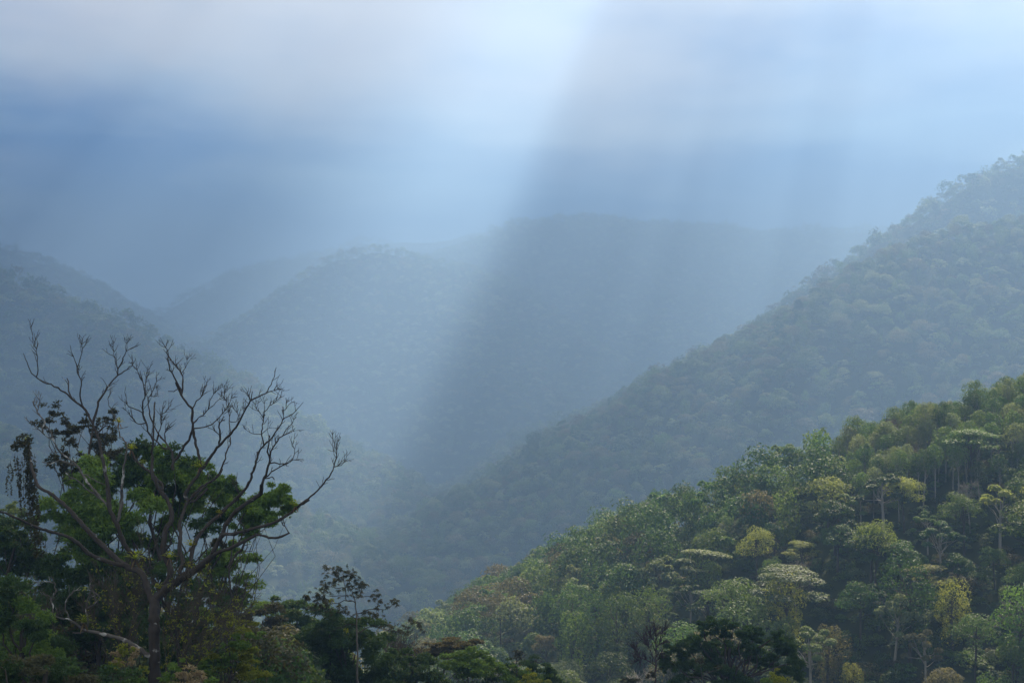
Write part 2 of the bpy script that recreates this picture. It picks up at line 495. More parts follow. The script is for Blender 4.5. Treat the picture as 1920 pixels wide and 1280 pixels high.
def tree_wood(tips, H, r0, rng, twigs=False):
    w = Wood()
    top = np.array([0, 0, H * 0.80])
    lean = np.array([rng.normal() * 0.25, rng.normal() * 0.25, 0])
    tr = [np.array([0, 0, -2.5]), lean * 0.5 + [0, 0, H * 0.3], lean + [0, 0, H * 0.55], lean + top]
    w.tube(tr, [r0 * 1.3, r0, r0 * 0.8, r0 * 0.4], 7)
    for c in tips:
        z0 = min(c[2] - 0.6, H * (0.42 + 0.3 * rng.random()))
        a = lean + np.array([0, 0, z0])
        pts = wiggle(a, c, 5, 0.04, rng)
        w.tube(pts, np.linspace(r0 * 0.42, r0 * 0.1, 5), 4)
    return w

def twig_crown(rng, tips, n=26, length=1.3, r=0.03):
    w = Wood()
    for c in tips:
        for _ in range(n):
            d = unit(rng.normal(size=3) + np.array([0, 0, 0.9]) + c * [0.12, 0.12, 0])
            e = c + d * length * (0.5 + rng.random())
            w.tube(wiggle(c, e, 4, 0.07, rng), np.linspace(r, r * 0.35, 4), 3)
    return w

FOREST = [
    # key, crown builder, variants, name, category, plain words for the shape
    ('round', crown_round, dict(H=15, W=5.6), 'rainforest_tree', 'round-crowned rainforest tree'),
    ('round', crown_round, dict(H=17, W=6.6, lobes=20), 'rainforest_tree', 'round-crowned rainforest tree'),
    ('round', crown_round, dict(H=13, W=4.4, lobes=12), 'rainforest_tree', 'round-crowned rainforest tree'),
    ('umbrella', crown_umbrella, dict(H=15, W=6.4), 'umbrella_tree', 'flat-topped umbrella tree'),
    ('umbrella', crown_umbrella, dict(H=13, W=5.2, lobes=12), 'umbrella_tree', 'flat-topped umbrella tree'),
    ('draped', crown_draped, dict(H=14, W=3.6), 'vine_draped_tree', 'narrow tree draped in vines'),
    ('draped', crown_draped, dict(H=16, W=4.4, lobes=24), 'vine_draped_tree', 'narrow tree draped in vines'),
    ('loose', crown_loose, dict(H=15, W=5.4), 'open_crowned_tree', 'open-crowned tree with loose leaf bunches'),
    ('loose', crown_loose, dict(H=13, W=4.6, lobes=12), 'open_crowned_tree', 'open-crowned tree with loose leaf bunches'),
    ('pointed', crown_pointed, dict(H=15, W=3.1), 'eucalyptus_tree', 'slim eucalyptus tree with a pointed crown'),
    ('pointed', crown_pointed, dict(H=16, W=3.7), 'eucalyptus_tree', 'slim eucalyptus tree with a pointed crown'),
]

# distant kinds live in a collection that is not part of the scene: the forest mass instances them
kinds_far = bpy.data.collections.new("distant_tree_kinds")
kinds_mid = bpy.data.collections.new("middle_tree_kinds")
def far_kind(coll, idx, spec, colour, leaves, size, seed):
    rng = np.random.default_rng(seed)
    lv, tips = spec[1](rng, leaves, size, **spec[2])
    v, f, t = lv.mesh()
    v[:, 2] -= 3.0
    o = mesh_object("canopy_%02d" % idx, v, f, LM[colour], tint=t)
    COL.objects.unlink(o)
    coll.objects.link(o)

FAR_SET = [(0, 'dark'), (0, 'mid'), (1, 'mid'), (1, 'dark'), (2, 'mid'), (5, 'mid'), (1, 'olive'), (0, 'pale'), (5, 'dark'), (7, 'mid'), (7, 'pale'), (2, 'olive'), (9, 'dark'), (6, 'mid'), (1, 'pale')]
for i, (k, c) in enumerate(FAR_SET):
    far_kind(kinds_far, i, FOREST[k], c, 420, 1.4, 100 + i)
    far_kind(kinds_mid, i, FOREST[k], c, 3000, 0.58, 200 + i)

def scatter(name, pts, scl, rot, idx, coll):
    me = bpy.data.meshes.new(name)
    me.vertices.add(len(pts))
    me.vertices.foreach_set("co", np.asarray(pts, np.float32).ravel())
    for nm, ty, dat in (("scl", 'FLOAT_VECTOR', scl), ("rot", 'FLOAT_VECTOR', rot)):
        at = me.attributes.new(nm, ty, 'POINT'); at.data.foreach_set("vector", np.asarray(dat, np.float32).ravel())
    at = me.attributes.new("idx", 'INT', 'POINT'); at.data.foreach_set("value", np.asarray(idx, np.int32))
    o = bpy.data.objects.new(name, me)
    COL.objects.link(o)
    g = bpy.data.node_groups.new(name, 'GeometryNodeTree')
    g.interface.new_socket("Geometry", in_out='INPUT', socket_type='NodeSocketGeometry')
    g.interface.new_socket("Geometry", in_out='OUTPUT', socket_type='NodeSocketGeometry')
    N, L = g.nodes, g.links
    gi, go = N.new("NodeGroupInput"), N.new("NodeGroupOutput")
    ci = N.new("GeometryNodeCollectionInfo"); ci.inputs["Collection"].default_value = coll
    ci.inputs["Separate Children"].default_value = True; ci.inputs["Reset Children"].default_value = True
    ip = N.new("GeometryNodeInstanceOnPoints"); ip.inputs["Pick Instance"].default_value = True
    def attr(nm, ty):
        a = N.new("GeometryNodeInputNamedAttribute"); a.data_type = ty; a.inputs["Name"].default_value = nm
        return [s for s in a.outputs if s.enabled][0]
    L.new(gi.outputs[0], ip.inputs["Points"]); L.new(ci.outputs[0], ip.inputs["Instance"])
    L.new(attr("scl", 'FLOAT_VECTOR'), ip.inputs["Scale"])
    er = N.new("FunctionNodeEulerToRotation"); L.new(attr("rot", 'FLOAT_VECTOR'), er.inputs[0]); L.new(er.outputs[0], ip.inputs["Rotation"])
    L.new(attr("idx", 'INT'), ip.inputs["Instance Index"])
    L.new(ip.outputs[0], go.inputs[0])
    md = o.modifiers.new("scatter", 'NODES'); md.node_group = g
    return o

def jitter_grid(y0, y1, step, seed, tmax=0.44):
    rng = np.random.default_rng(seed)
    ys = np.arange(y0, y1, step)
    out = []
    for y in ys:
        w = tmax * y + 30
        xs = np.arange(-w, w, step)
        q = np.stack([xs + rng.uniform(-.45, .45, len(xs)) * step, y + rng.uniform(-.45, .45, len(xs)) * step], 1)
        out.append(q)
    return np.concatenate(out), rng

def visible(p, lift=0.0, n=90, slack=6.0):
    """True where the straight line from the camera to p clears the ground (plus a canopy allowance)."""
    ok = np.ones(len(p), bool)
    for t in np.linspace(0.2, 0.985, n):
        q = p * t
        ok &= ground_z(q[:, 0], q[:, 1]) - slack < q[:, 2] + lift
    return ok

def forest_mass():
    for name, y0, y1, step, coll, seed, label in (
        ("rainforest", 655, 1850, 11.0, kinds_mid, 11, "unbroken rainforest canopy over the middle slopes"),
        ("rainforest_far", 1850, 5700, 16.0, kinds_far, 12, "hazy rainforest canopy over the far mountains")):
        q, rng = jitter_grid(y0, y1, step, seed)
        z = ground_z(q[:, 0], q[:, 1])
        p = np.column_stack([q, z])
        top = p + [0, 0, 14.0]
        px, py = project(top)
        keep = (px > -160) & (px < 2080) & (py > 150) & (py < 1400)
        p = p[keep]; top = top[keep]
        p = p[visible(top, 4.0)]
        n = len(p)
        patch = vnoise(p[:, 0] / 60, p[:, 1] / 60, 31) + 0.5
        s = step / (8.2 if step < 12 else 9.0) * (0.55 + 0.95 * rng.random(n) ** 1.8)
        scl = np.column_stack([s * rng.uniform(.85, 1.15, n), s * rng.uniform(.85, 1.15, n), s ** 0.6 * rng.uniform(.75, 1.5, n)])
        rot = np.column_stack([rng.normal(size=n) * .06, rng.normal(size=n) * .06, rng.uniform(0, 6.28, n)])
        idx = np.clip(((patch * 0.5 + rng.random(n) * 0.5) * 15).astype(int), 0, 14)
        idx = np.where(rng.random(n) < 0.4, rng.integers(0, 15, n), idx)
        o = scatter(name, p, scl, rot, idx, coll)
        tag(o, label, kind="stuff")
        print("forest", name, n)

forest_mass()

# ------------------------------------------------------------------ added clouds out of view, shaped to shade mist and slopes in beams
def shade_cloud_mat():
    m, N, L = new_mat("shade_cloud_white")
    out = N.new("ShaderNodeOutputMaterial")
    d = N.new("ShaderNodeBsdfDiffuse"); d.inputs["Color"].default_value = (0.9, 0.9, 0.9, 1)
    t = N.new("ShaderNodeBsdfTranslucent"); t.inputs["Color"].default_value = (0.6, 0.6, 0.6, 1)
    mx = N.new("ShaderNodeMixShader"); mx.inputs[0].default_value = 0.4
    L.new(d.outputs[0], mx.inputs[1]); L.new(t.outputs[0], mx.inputs[2])
    tr = N.new("ShaderNodeBsdfTransparent")
    at = N.new("ShaderNodeAttribute"); at.attribute_name = "thick"     # opacity graded to soften the shade it casts
    m2 = N.new("ShaderNodeMixShader")
    L.new(at.outputs["Fac"], m2.inputs[0]); L.new(tr.outputs[0], m2.inputs[1]); L.new(mx.outputs[0], m2.inputs[2])
    L.new(m2.outputs[0], out.inputs["Surface"])
    return m
SHADE_CLOUD = shade_cloud_mat()
SHADE_CLOUD_Z = 2300.0
SHIFT = S[:2] * (SHADE_CLOUD_Z / S[2])

def shade_cloud_bank(seed, stops, r0, r1, wob=1.0, fade=60.0, streak=0.0):
    """An unseen bank of stratus, added and shaped to cast shade. stops: (bearing in degrees, cover 0..1) from one edge to the other; r0, r1: near and far end, measured where its shadow falls."""
    nr, na = 70, 120
    st = np.array(stops, float)
    rr = np.linspace(0, 1, nr) ** 1.3; aa = np.linspace(0, 1, na)
    RR, AA = np.meshgrid(rr, aa, indexing='ij')
    rad = r0 + (r1 - r0) * RR
    deg = st[0, 0] + (st[-1, 0] - st[0, 0]) * AA
    cover = np.interp(deg, st[:, 0], st[:, 1])
    cover = cover * (1 + streak * fbm(deg * 1.3, rad / 2500.0, seed + 60, 3))
    cover = cover * np.clip((rad - r0) / fade, 0, 1) * np.clip((r1 - rad) / fade, 0, 1)
    cover = np.clip(cover, 0, 0.995)
    th = np.radians(deg + wob * 0.5 * fbm(rad / 500.0, deg / 9.0, seed, 3))
    x, y = rad * np.sin(th) + SHIFT[0], rad * np.cos(th) + SHIFT[1]
    puff = 0.65 + 0.9 * np.abs(fbm(x / 180, y / 180, seed + 3, 4))
    zt = SHADE_CLOUD_Z + cover * 150 * puff + 1 + seed * 5
    zb = SHADE_CLOUD_Z - cover * 30 * puff - 1 + seed * 5
    top = np.stack([x, y, zt], -1).reshape(-1, 3); bot = np.stack([x, y, zb], -1).reshape(-1, 3)
    n = nr * na
    i = (np.arange(nr - 1)[:, None] * na + np.arange(na - 1)[None, :])
    f = np.stack([i, i + 1, i + 1 + na, i + na], -1).reshape(-1, 4)
    rim = list(range(0, na)) + [k * na + na - 1 for k in range(1, nr)] + [(nr - 1) * na + k for k in range(na - 2, -1, -1)] + [k * na for k in range(nr - 2, 0, -1)]
    rim = np.array(rim); rim2 = np.roll(rim, -1)
    side = np.stack([rim, rim2, rim2 + n, rim + n], -1)
    o = mesh_object("shade_cloud", np.concatenate([top, bot]), np.concatenate([f[:, ::-1], f + n, side]), SHADE_CLOUD, smooth=True)
    at = o.data.attributes.new("thick", 'FLOAT', 'POINT')
    k = (1 - np.sqrt(1 - cover)).ravel()
    at.data.foreach_set("value", np.concatenate([k, k]).astype(np.float32))
    tag(o, "unseen stratus bank added high over the valley to shade mist and slopes", kind="structure")

shade_cloud_bank(1, [(-3.4, 0), (-2.1, .36), (-1.2, .55), (2.0, .58), (6.0, .42), (8.0, .28), (10.0, .30), (13, .12), (24, .0)], 480, 6300, 0.6, fade=260, streak=0.6)
shade_cloud_bank(2, [(-46, 0), (-38, .75), (-24, .75), (-19, .55), (-15, .60), (-12, .42), (-9.5, .18), (-7, 0)], 60, 6300, 1.0, streak=0.22)
shade_cloud_bank(3, [(-80, .84), (80, .84)], -40, 225, 0.0, fade=40)  # added overhead to keep the viewer's hillside in shade
shade_cloud_bank(4, [(3, 0), (6, .97), (40, .97)], 120, 285, 0.0, fade=60)  # added to keep the mist in front of the near spur unlit

# ------------------------------------------------------------------ single trees of the near spur
def add_tree_kind(spec_i, colour, leaves, size, seed):
    spec = FOREST[spec_i]
    rng = np.random.default_rng(seed)
    lv, tips = spec[1](rng, leaves, size, **spec[2])
    root = thing(spec[3], spec[4], "tree", (0, 0, 0))
    lv.build("crown", LM[colour], root)
    tree_wood(tips, spec[2]['H'], 0.20 if spec[0] == 'pointed' else 0.26, rng).build("trunk", BARK_PALE if spec[0] in ('pointed', 'loose') else BARK, root)
    return root

def add_bare_kind(seed):
    rng = np.random.default_rng(seed)
    lv, tips = crown_loose(rng, 500, 0.4, H=14, W=4.2, lobes=13)
    root = thing("leafless_tree", "leafless tree", "tree", (0, 0, 0))
    twig_crown(rng, tips, 30, 1.4, 0.035).build("crown", LM['rust'] if seed % 2 else BARK_PALE, root)
    tree_wood(tips, 14, 0.22, rng).build("trunk", BARK_PALE, root)
    return root

def copy_tree(root):
    c = root.copy(); COL.objects.link(c)
    for ch in root.children:
        d = ch.copy(); COL.objects.link(d); d.parent = c
    return c

COLOUR_WORD = {'dark': 'dark green', 'mid': 'green', 'yellow': 'yellow-green', 'olive': 'olive-brown', 'pale': 'pale green', 'rust': 'rust-brown', 'bare': 'grey'}
SHAPE_WORD = {'round': 'round-crowned tree', 'umbrella': 'flat-topped umbrella tree', 'draped': 'vine-draped tree', 'loose': 'open-crowned tree',
              'pointed': 'slim eucalyptus', 'bare': 'leafless tree'}

def spur_trees():
    rng = np.random.default_rng(77)
    q, _ = jitter_grid(238, 650, 8.8, 21, 0.44)
    qe, _ = jitter_grid(300, 420, 4.5, 22, 0.44)
    cand = []
    for pts, eu in ((q, False), (qe, True)):
        z = ground_z(pts[:, 0], pts[:, 1])
        p = np.column_stack([pts, z])
        px, py = project(p + [0, 0, 11.0])
        stand = (px > 1560 + (py - 700) * 0.1) & (py < 905 - (px - 1560) * 0.16)
        keep = (px > 700) & (px < 2010) & (py < 1330) & (py > 560) & (stand == eu)
        p, px, py = p[keep], px[keep], py[keep]
        v = visible(p + [0, 0, 12.0], 2.0, slack=5.0)
        for a, x, y in zip(p[v], px[v], py[v]):
            cand.append((a, x, y, eu))
    # landmarks seen in the photograph: (column, row of the crown top, kind, colour, size)
    special = [(1668, 836, 7, 'yellow', 1.0), (1508, 1112, 3, 'pale', 1.9), (1725, 1082, 3, 'yellow', 1.0), (1820, 828, 3, 'mid', 1.4), (1648, 690, 'bare', 'rust', 0.9),
               (1575, 940, 0, 'pale', 1.15), (1640, 950, 7, 'yellow', 1.2), (1400, 1040, 1, 'yellow', 1.0), (1130, 1090, 7, 'mid', 1.15), (940, 1130, 1, 'olive', 1.0),
               (1230, 1112, 5, 'pale', 1.05), (1460, 985, 3, 'olive', 1.3), (1840, 1130, 1, 'mid', 1.1), (1630, 1210, 6, 'yellow', 0.75), (1680, 1245, 8, 'mid', 0.8), (1770, 700, 'bare', 'bare', 0.9),
               (1235, 930, 5, 'dark', 1.3), (1480, 790, 0, 'dark', 1.05), (1740, 720, 2, 'olive', 1.05), (1870, 760, 'bare', 'bare', 0.85), (1880, 800, 8, 'pale', 0.9)]
    P3 = np.array([c[0] for c in cand]); XY = np.array([(c[1], c[2]) for c in cand])
    chosen = {}
    for sx, sy, k, c, s in special:
        i = int(np.argmin((XY[:, 0] - sx) ** 2 + (XY[:, 1] - sy) ** 2))
        chosen[i] = (k, c, s * 0.72)
    order = np.argsort(-1.0 / P3[:, 1])
    protos, rows = {}, []
    # the single trees: the landmarks, the eucalyptus and the nearest of the rest; what is left joins the canopy mass
    far = [i for i in np.argsort(P3[:, 1]) if i not in chosen and not cand[i][3]]
    n_single = 400 - len(chosen) - sum(1 for c in cand if c[3])
    rest = set(far[max(n_single, 0):])
    for i in range(len(cand)):
        a, x, y, eu = cand[i]
        if i in rest: continue
        if i in chosen:
            k, c, s = chosen[i]
        elif eu:
            k = int(rng.choice([9, 10])); c = str(rng.choice(['mid', 'dark', 'pale', 'mid'])); s = rng.uniform(.56, .78)
        else:
            k = rng.choice(np.array([0, 1, 2, 3, 4, 5, 6, 7, 8, -1]), p=[.22, .18, .17, .02, .03, .11, .09, .07, .08, .03])
            k = 'bare' if k < 0 else int(k)
            c = str(rng.choice(['dark', 'mid', 'yellow', 'olive', 'pale'], p=[.36, .38, .07, .09, .10]))
            s = 0.66 + 0.70 * rng.random() ** 1.6
        if k == 'bare' and c != 'rust': c = 'bare'
        key = (k, c)
        if key not in protos:
            root = add_bare_kind(301 if c == 'rust' else 302) if k == 'bare' else add_tree_kind(k, c, 8500 if k not in (9, 10) else 4500, 0.34, 400 + 13 * len(protos))
            protos[key] = root
        else:
            root = copy_tree(protos[key])
        root.location = tuple(float(v) for v in (a[0], a[1], a[2] - 0.3))
        root.rotation_euler = (rng.normal() * 0.04, rng.normal() * 0.04, rng.uniform(0, 6.28))
        root.scale = (s * rng.uniform(.9, 1.1), s * rng.uniform(.9, 1.1), s ** 0.7 * rng.uniform(.9, 1.12))
        sil = np.interp(x, [760, 850, 1000, 1200, 1300, 1500, 1700, 1920], [1180, 1130, 1040, 945, 900, 815, 745, 690])
        d = y - sil
        up = 'on the spur crest' if d < 45 else 'on the upper slope' if d < 140 else 'on the middle slope' if d < 280 else 'on the lower slope'
        al = 'at the misty foot' if x < 1000 else 'at the hazy low end' if x < 1180 else 'below the dim shoulder' if x < 1360 else 'mid-spur' if x < 1540 else 'where sun begins' if x < 1700 else 'at the sunny high end' if x < 1820 else 'at the sunlit far edge'
        if eu: al, up = ('in the eucalyptus stand', 'on the skyline' if d < 40 else 'in the upper rows' if d < 90 else 'in the lower rows')
        sz = 'big' if s > 0.98 else 'small' if s < 0.76 else 'medium'
        kind = 'bare' if k == 'bare' else FOREST[k][0]
        lab = f"{sz} {COLOUR_WORD[c]} {SHAPE_WORD[kind]} {up} {al}"
        rows.append((lab, x, y, root))
    by = {}
    for r in rows: by.setdefault(r[0], []).append(r)
    for lab, v in by.items():
        v.sort(key=lambda r: r[1])
        n = len(v)
        for j, (_, x, y, root) in enumerate(v):
            pre = ''
            if n == 2: pre = ('left-hand ', 'right-hand ')[j]
            elif n == 3: pre = ('leftmost ', 'middle ', 'rightmost ')[j]
            root["label"] = pre + lab
            root["category"] = "tree"
            root["group"] = lab.replace('on the ', '') + ' trees' if n > 3 else "single trees on the spur"
    print("spur trees", len(rows), "labels", len(by))
    if rest:
        p = np.array([cand[i][0] for i in rest]); n = len(p); s = rng.uniform(.7, 1.1, n)
        o = scatter("rainforest_behind_spur", p, np.column_stack([s, s, s ** .6 * 1.15]), np.column_stack([np.zeros(n), np.zeros(n), rng.uniform(0, 6.28, n)]), rng.integers(0, 12, n), kinds_mid)
        tag(o, "rainforest canopy along the farther side of the near spur", kind="stuff")
    print("in mass", len(rest))
    # low growth between them
    g, r2 = jitter_grid(236, 650, 3.8, 23, 0.44)
    z = ground_z(g[:, 0], g[:, 1]); p = np.column_stack([g, z - 1.2])
    px, py = project(p + [0, 0, 4.0])
    k = (px > 640) & (px < 2020) & (py < 1400) & (py > 560)
    p = p[k]; n = len(p)
    s = r2.uniform(.26, .46, n) + np.clip((300 - p[:, 1]) / 300, 0, .2)
    o = scatter("undergrowth", p, np.column_stack([s, s, s * .8]), np.column_stack([np.zeros(n), np.zeros(n), r2.uniform(0, 6.28, n)]), r2.integers(0, 12, n), kinds_mid)
    tag(o, "dense understorey of shrubs and saplings under the spur trees", kind="stuff")

spur_trees()

# ------------------------------------------------------------------ the dead tree, traced limb by limb
CROP = {'A': (0, 620, 1280 / 330), 'B': (330, 620, 1280 / 330), 'C': (0, 920, 1173 / 330), 'D': (220, 880, 3.2), 'E': (220, 640, 1280 / 220), 'Z': (0, 600, 1280 / 680),
        'G': (540, 1040, 1493 / 280), 'H': (760, 1140, 6.0), 'K': (1160, 1120, 1920 / 380), 'X': (0, 0, 1.0)}
def px_of(crop, pts):
    ox, oy, s = CROP[crop]
    return np.array([(ox + x / s, oy + y / s) for x, y in pts], float)

def smooth_path(p, step):
    """Catmull-Rom through the traced points, resampled."""
    p = np.asarray(p, float)
    e = np.vstack([2 * p[0] - p[1], p, 2 * p[-1] - p[-2]])
    out = []
    for i in range(1, len(e) - 2):
        n = max(2, int(np.linalg.norm(e[i + 1] - e[i]) / step))
        for t in np.arange(n) / n:
            a, b, c, d = e[i - 1], e[i], e[i + 1], e[i + 2]
            out.append(0.5 * (2 * b + (c - a) * t + (2 * a - 5 * b + 4 * c - d) * t * t + (3 * b - a - 3 * c + d) * t ** 3))
    out.append(e[-2])
    return np.array(out)

class TracedTree:
    """Branches traced as (column, row) lines; each gets its own depth, leaving its parent at the parent's depth."""
    def __init__(self, Y, seed, px_scale=1.0):
        self.Y, self.rng, self.known = Y, np.random.default_rng(seed), []
        self.all = []
        self.parts = {}
    def add(self, part, crop, pts, r0, r1, twigs=0, drift=None, tw_len=16.0):
        rng = self.rng
        path = smooth_path(px_of(crop, pts), 6.0)
        if self.known:
            K = np.concatenate(self.known)
            j = np.argmin(((K[:, :2] - path[0]) ** 2).sum(1)); y0 = K[j, 2]
            if ((K[j, :2] - path[0]) ** 2).sum() < 900: path[0] = K[j, :2] * 0.7 + path[0] * 0.3
        else:
            y0 = self.Y
        s = np.concatenate([[0], np.cumsum(np.linalg.norm(np.diff(path, axis=0), axis=1))])
        if drift is None: drift = rng.uniform(-0.5, 0.5)
        kn = rng.normal(size=5) * 0.12
        dep = y0 + (drift * s + np.interp(s / max(s[-1], 1), np.linspace(0, 1, 5), np.cumsum(kn) - kn[0]) * s) * self.Y / F
        jit = rng.normal(size=path.shape) * (0.75 if r0 < 4 else 0.5)
        jit[0] = 0
        path = path + jit
        self.known.append(np.column_stack([path, dep])); self.all.append(self.known[-1])
        r = np.interp(s / s[-1], [0, 1], [r0, r1])
        w = self.parts.setdefault(part, Wood())
        pts3 = np.array([P(a, b, c) for (a, b), c in zip(path, dep)])
        r = r * (1 + 0.10 * rng.normal(size=len(r)) * (r > 1.5))
        w.tube(pts3, r * (0.86 if r0 < 9 else 1.0) * self.Y / F, 8 if r0 > 4 else 5 if r0 > 1.5 else 4)
        # fine twigs reach up and outward from the thin end
        for _ in range(int(twigs * 1.7)):
            i = int(rng.uniform(0.35, 0.98) * (len(path) - 1))
            t = path[min(i + 1, len(path) - 1)] - path[max(i - 1, 0)]; t = t / max(np.linalg.norm(t), 1e-6)
            ang = rng.uniform(0.35, 0.95) * rng.choice([-1, 1])
            d = np.array([t[0] * math.cos(ang) - t[1] * math.sin(ang), t[0] * math.sin(ang) + t[1] * math.cos(ang)])
            d = d + np.array([0, -0.45]); d /= np.linalg.norm(d)
            ln = tw_len * rng.uniform(.5, 1.6)
            q = [path[i]]
            for k in range(4):
                d = d + rng.normal(size=2) * 0.22 + np.array([0, -0.08]); d /= np.linalg.norm(d)
                q.append(q[-1] + d * ln / 4)
            q = np.array(q); dy = dep[i] + np.linspace(0, rng.normal() * .5, 5) * ln * self.Y / F
            rr = np.linspace(min(r[i] * 0.8, 0.8), 0.34, 5)
            w.tube(np.array([P(a, b, c) for (a, b), c in zip(q, dy)]), rr * self.Y / F, 3)
            if rng.random() < 0.55:
                q2 = np.array([q[2], q[2] + (q[3] - q[2]) @ np.array([[.75, .6], [-.6, .75]]) * 1.1 * rng.choice([1.0, .7])])
                q2 = np.vstack([q2, q2[1] + (q2[1] - q2[0]) * 0.6 + [0, -ln * .08]])
                w.tube(np.array([P(a, b, c) for (a, b), c in zip(q2, np.full(3, dy[2]))]), np.linspace(0.5, 0.38, 3) * self.Y / F, 3)
    def depth_at(self, x, y):
        K = np.concatenate(self.known)
        return K[np.argmin(((K[:, :2] - (x, y)) ** 2).sum(1)), 2]
    def build(self, name, label, base_px, mats, cat="tree"):
        b = P(base_px[0], base_px[1], self.Y)
        root = thing(name, label, cat, b)
        for part, w in self.parts.items():
            w.v = [v - b for v in w.v]
            w.build(part.split('#')[0], mats.get(part, mats['*']), root)
        return root

dead = TracedTree(82.0, 5)
A = dead.add
A('trunk', 'X', [(291, 1345), (290, 1280), (290, 1225), (289, 1180), (289, 1150), (291, 1118)], 12, 9.5, drift=0)
# left fork and its limbs
A('limb#1', 'Z', [(540, 1000), (520, 950), (508, 910), (490, 885), (440, 865), (372, 805), (312, 745), (240, 665), (180, 612), (140, 590), (118, 545), (105, 480), (98, 415)], 7.6, 2.4, drift=.12)
A('limb#2', 'Z', [(450, 868), (375, 850), (310, 822), (290, 800), (240, 765), (150, 738), (90, 712), (30, 685), (-40, 660)], 5.2, 1.6, 2, drift=-.25)
A('limb#3', 'C', [(900, 440), (840, 370), (800, 280), (775, 210), (735, 130), (722, 60), (715, -20)], 5.5, 4.2, drift=.2)
A('limb#3', 'A', [(795, 1250), (785, 1130), (768, 1040), (740, 900), (725, 820), (700, 745), (672, 680), (640, 610), (600, 555), (530, 500), (490, 465), (420, 415), (370, 390), (310, 370), (262, 338), (228, 305), (205, 255), (185, 205), (170, 168)], 4.6, 0.6, 3, drift=.1)
A('limb#3', 'A', [(268, 338), (274, 280), (272, 200), (262, 130), (240, 60), (232, 5)], 1.5, 0.5, 7, tw_len=22)
A('limb#3', 'A', [(600, 550), (580, 480), (590, 390), (575, 330), (558, 275), (545, 215), (520, 150), (505, 100)], 1.9, 0.5, 5, tw_len=18)
A('limb#3', 'A', [(562, 272), (580, 215), (600, 160), (592, 100), (600, 60), (628, 25)], 1.2, 0.45, 6)
A('limb#3', 'A', [(590, 385), (605, 345), (620, 332)], 1.2, 0.6)
A('limb#3', 'A', [(522, 495), (500, 440), (492, 345)], 1.8, 1.3)
A('limb#3', 'A', [(495, 395), (475, 360), (450, 335)], 1.0, 0.5)
A('limb#3', 'A', [(672, 675), (690, 610), (710, 560), (715, 520), (745, 470), (775, 420), (810, 370), (850, 320), (858, 275), (890, 220), (915, 150), (960, 125), (1018, 102)], 3.2, 0.5, 7, tw_len=20)
A('limb#3', 'A', [(855, 275), (840, 220), (825, 150), (820, 90), (832, 30)], 1.3, 0.45, 5, tw_len=16)
A('limb#3', 'A', [(858, 315), (900, 295), (945, 265), (968, 240), (955, 225)], 1.5, 0.6, 3)
A('limb#3', 'A', [(915, 150), (922, 100), (920, 40)], 0.9, 0.4, 4, tw_len=14)
A('limb#3', 'A', [(715, 745), (745, 705), (780, 690)], 2.0, 1.2, 2)
# pale inner stems on the left
A('limb#4', 'C', [(778, 215), (800, 130), (812, 60), (815, -10)], 3.4, 3.0)
A('limb#4', 'A', [(878, 1275), (888, 1160), (900, 1010), (920, 870), (905, 800), (880, 765), (862, 705), (850, 645), (815, 590), (790, 520), (790, 470), (810, 430)], 3.2, 0.5, 5)
A('limb#4', 'A', [(868, 715), (900, 705), (938, 690)], 1.0, 0.5)
A('limb#5', 'C', [(735, 110), (700, 80), (650, 40), (610, 5)], 3.0, 2.6)
A('limb#5', 'A', [(740, 1225), (690, 1165), (620, 1075), (560, 985), (500, 930), (440, 880), (400, 825), (375, 785), (330, 755), (270, 715), (235, 670), (210, 658), (180, 645)], 2.8, 0.7, 5, drift=-.2)
A('limb#5', 'A', [(700, 1200), (640, 1160), (590, 1110), (555, 1080), (510, 1065), (475, 1030)], 2.2, 1.2, 2)
A('limb#5', 'A', [(340, 690), (300, 630), (268, 590), (245, 545), (235, 515)], 1.8, 1.1, 3)
A('limb#5', 'A', [(385, 790), (372, 740), (335, 690)], 1.9, 1.8)
A('limb#5', 'A', [(275, 590), (285, 530), (278, 475)], 1.2, 0.7, 3)
A('limb#5', 'A', [(560, 985), (440, 940), (380, 965), (305, 955)], 1.8, 0.9, 2)
A('limb#5', 'A', [(620, 1030), (680, 1085), (760, 1120)], 1.4, 1.0)
# middle cluster of upright stems
A('limb#6', 'X', [(290, 1125), (305, 1100), (316, 1085), (320, 1068), (312, 1050), (306, 1035), (308, 1010), (311, 990), (322, 975), (320, 955), (312, 935), (300, 920), (289, 898), (284, 880)], 7.5, 3.8, drift=.15)
A('limb#6', 'A', [(1200, 1150), (1150, 1085), (1100, 1035), (1030, 985), (965, 905), (940, 850)], 3.8, 1.4, 2)
A('limb#6', 'E', [(382, 1330), (380, 1240), (386, 1080), (342, 1000), (312, 890), (262, 780), (192, 735), (130, 708), (97, 650), (95, 570)], 3.0, 0.5, 6, drift=-.2)
A('limb#6', 'E', [(388, 1070), (400, 900), (398, 740), (405, 660)], 2.3, 1.5)
A('limb#6', 'E', [(308, 880), (278, 760), (276, 655), (308, 595), (290, 535), (272, 440), (228, 350), (192, 280), (150, 228)], 2.0, 0.5, 8)
A('limb#6', 'E', [(392, 900), (345, 765), (335, 620), (378, 552), (430, 440), (495, 388)], 1.9, 0.5, 6)
A('limb#6', 'E', [(382, 1230), (375, 1400), (385, 1500)], 3, 3.0)
A('limb#6', 'E', [(605, 1400), (600, 1260), (578, 1175), (520, 1095), (450, 1010), (408, 925), (388, 890)], 3.2, 1.2, 3, drift=.3)
A('limb#6', 'E', [(525, 1190), (470, 1130), (430, 1090), (392, 1045)], 2.2, 1.6)
A('limb#6', 'E', [(300, 890), (240, 895), (188, 880), (130, 790), (65, 720)], 1.3, 0.45, 5)
A('limb#6', 'E', [(442, 1060), (470, 920), (490, 785), (512, 640)], 1.4, 0.45, 7)
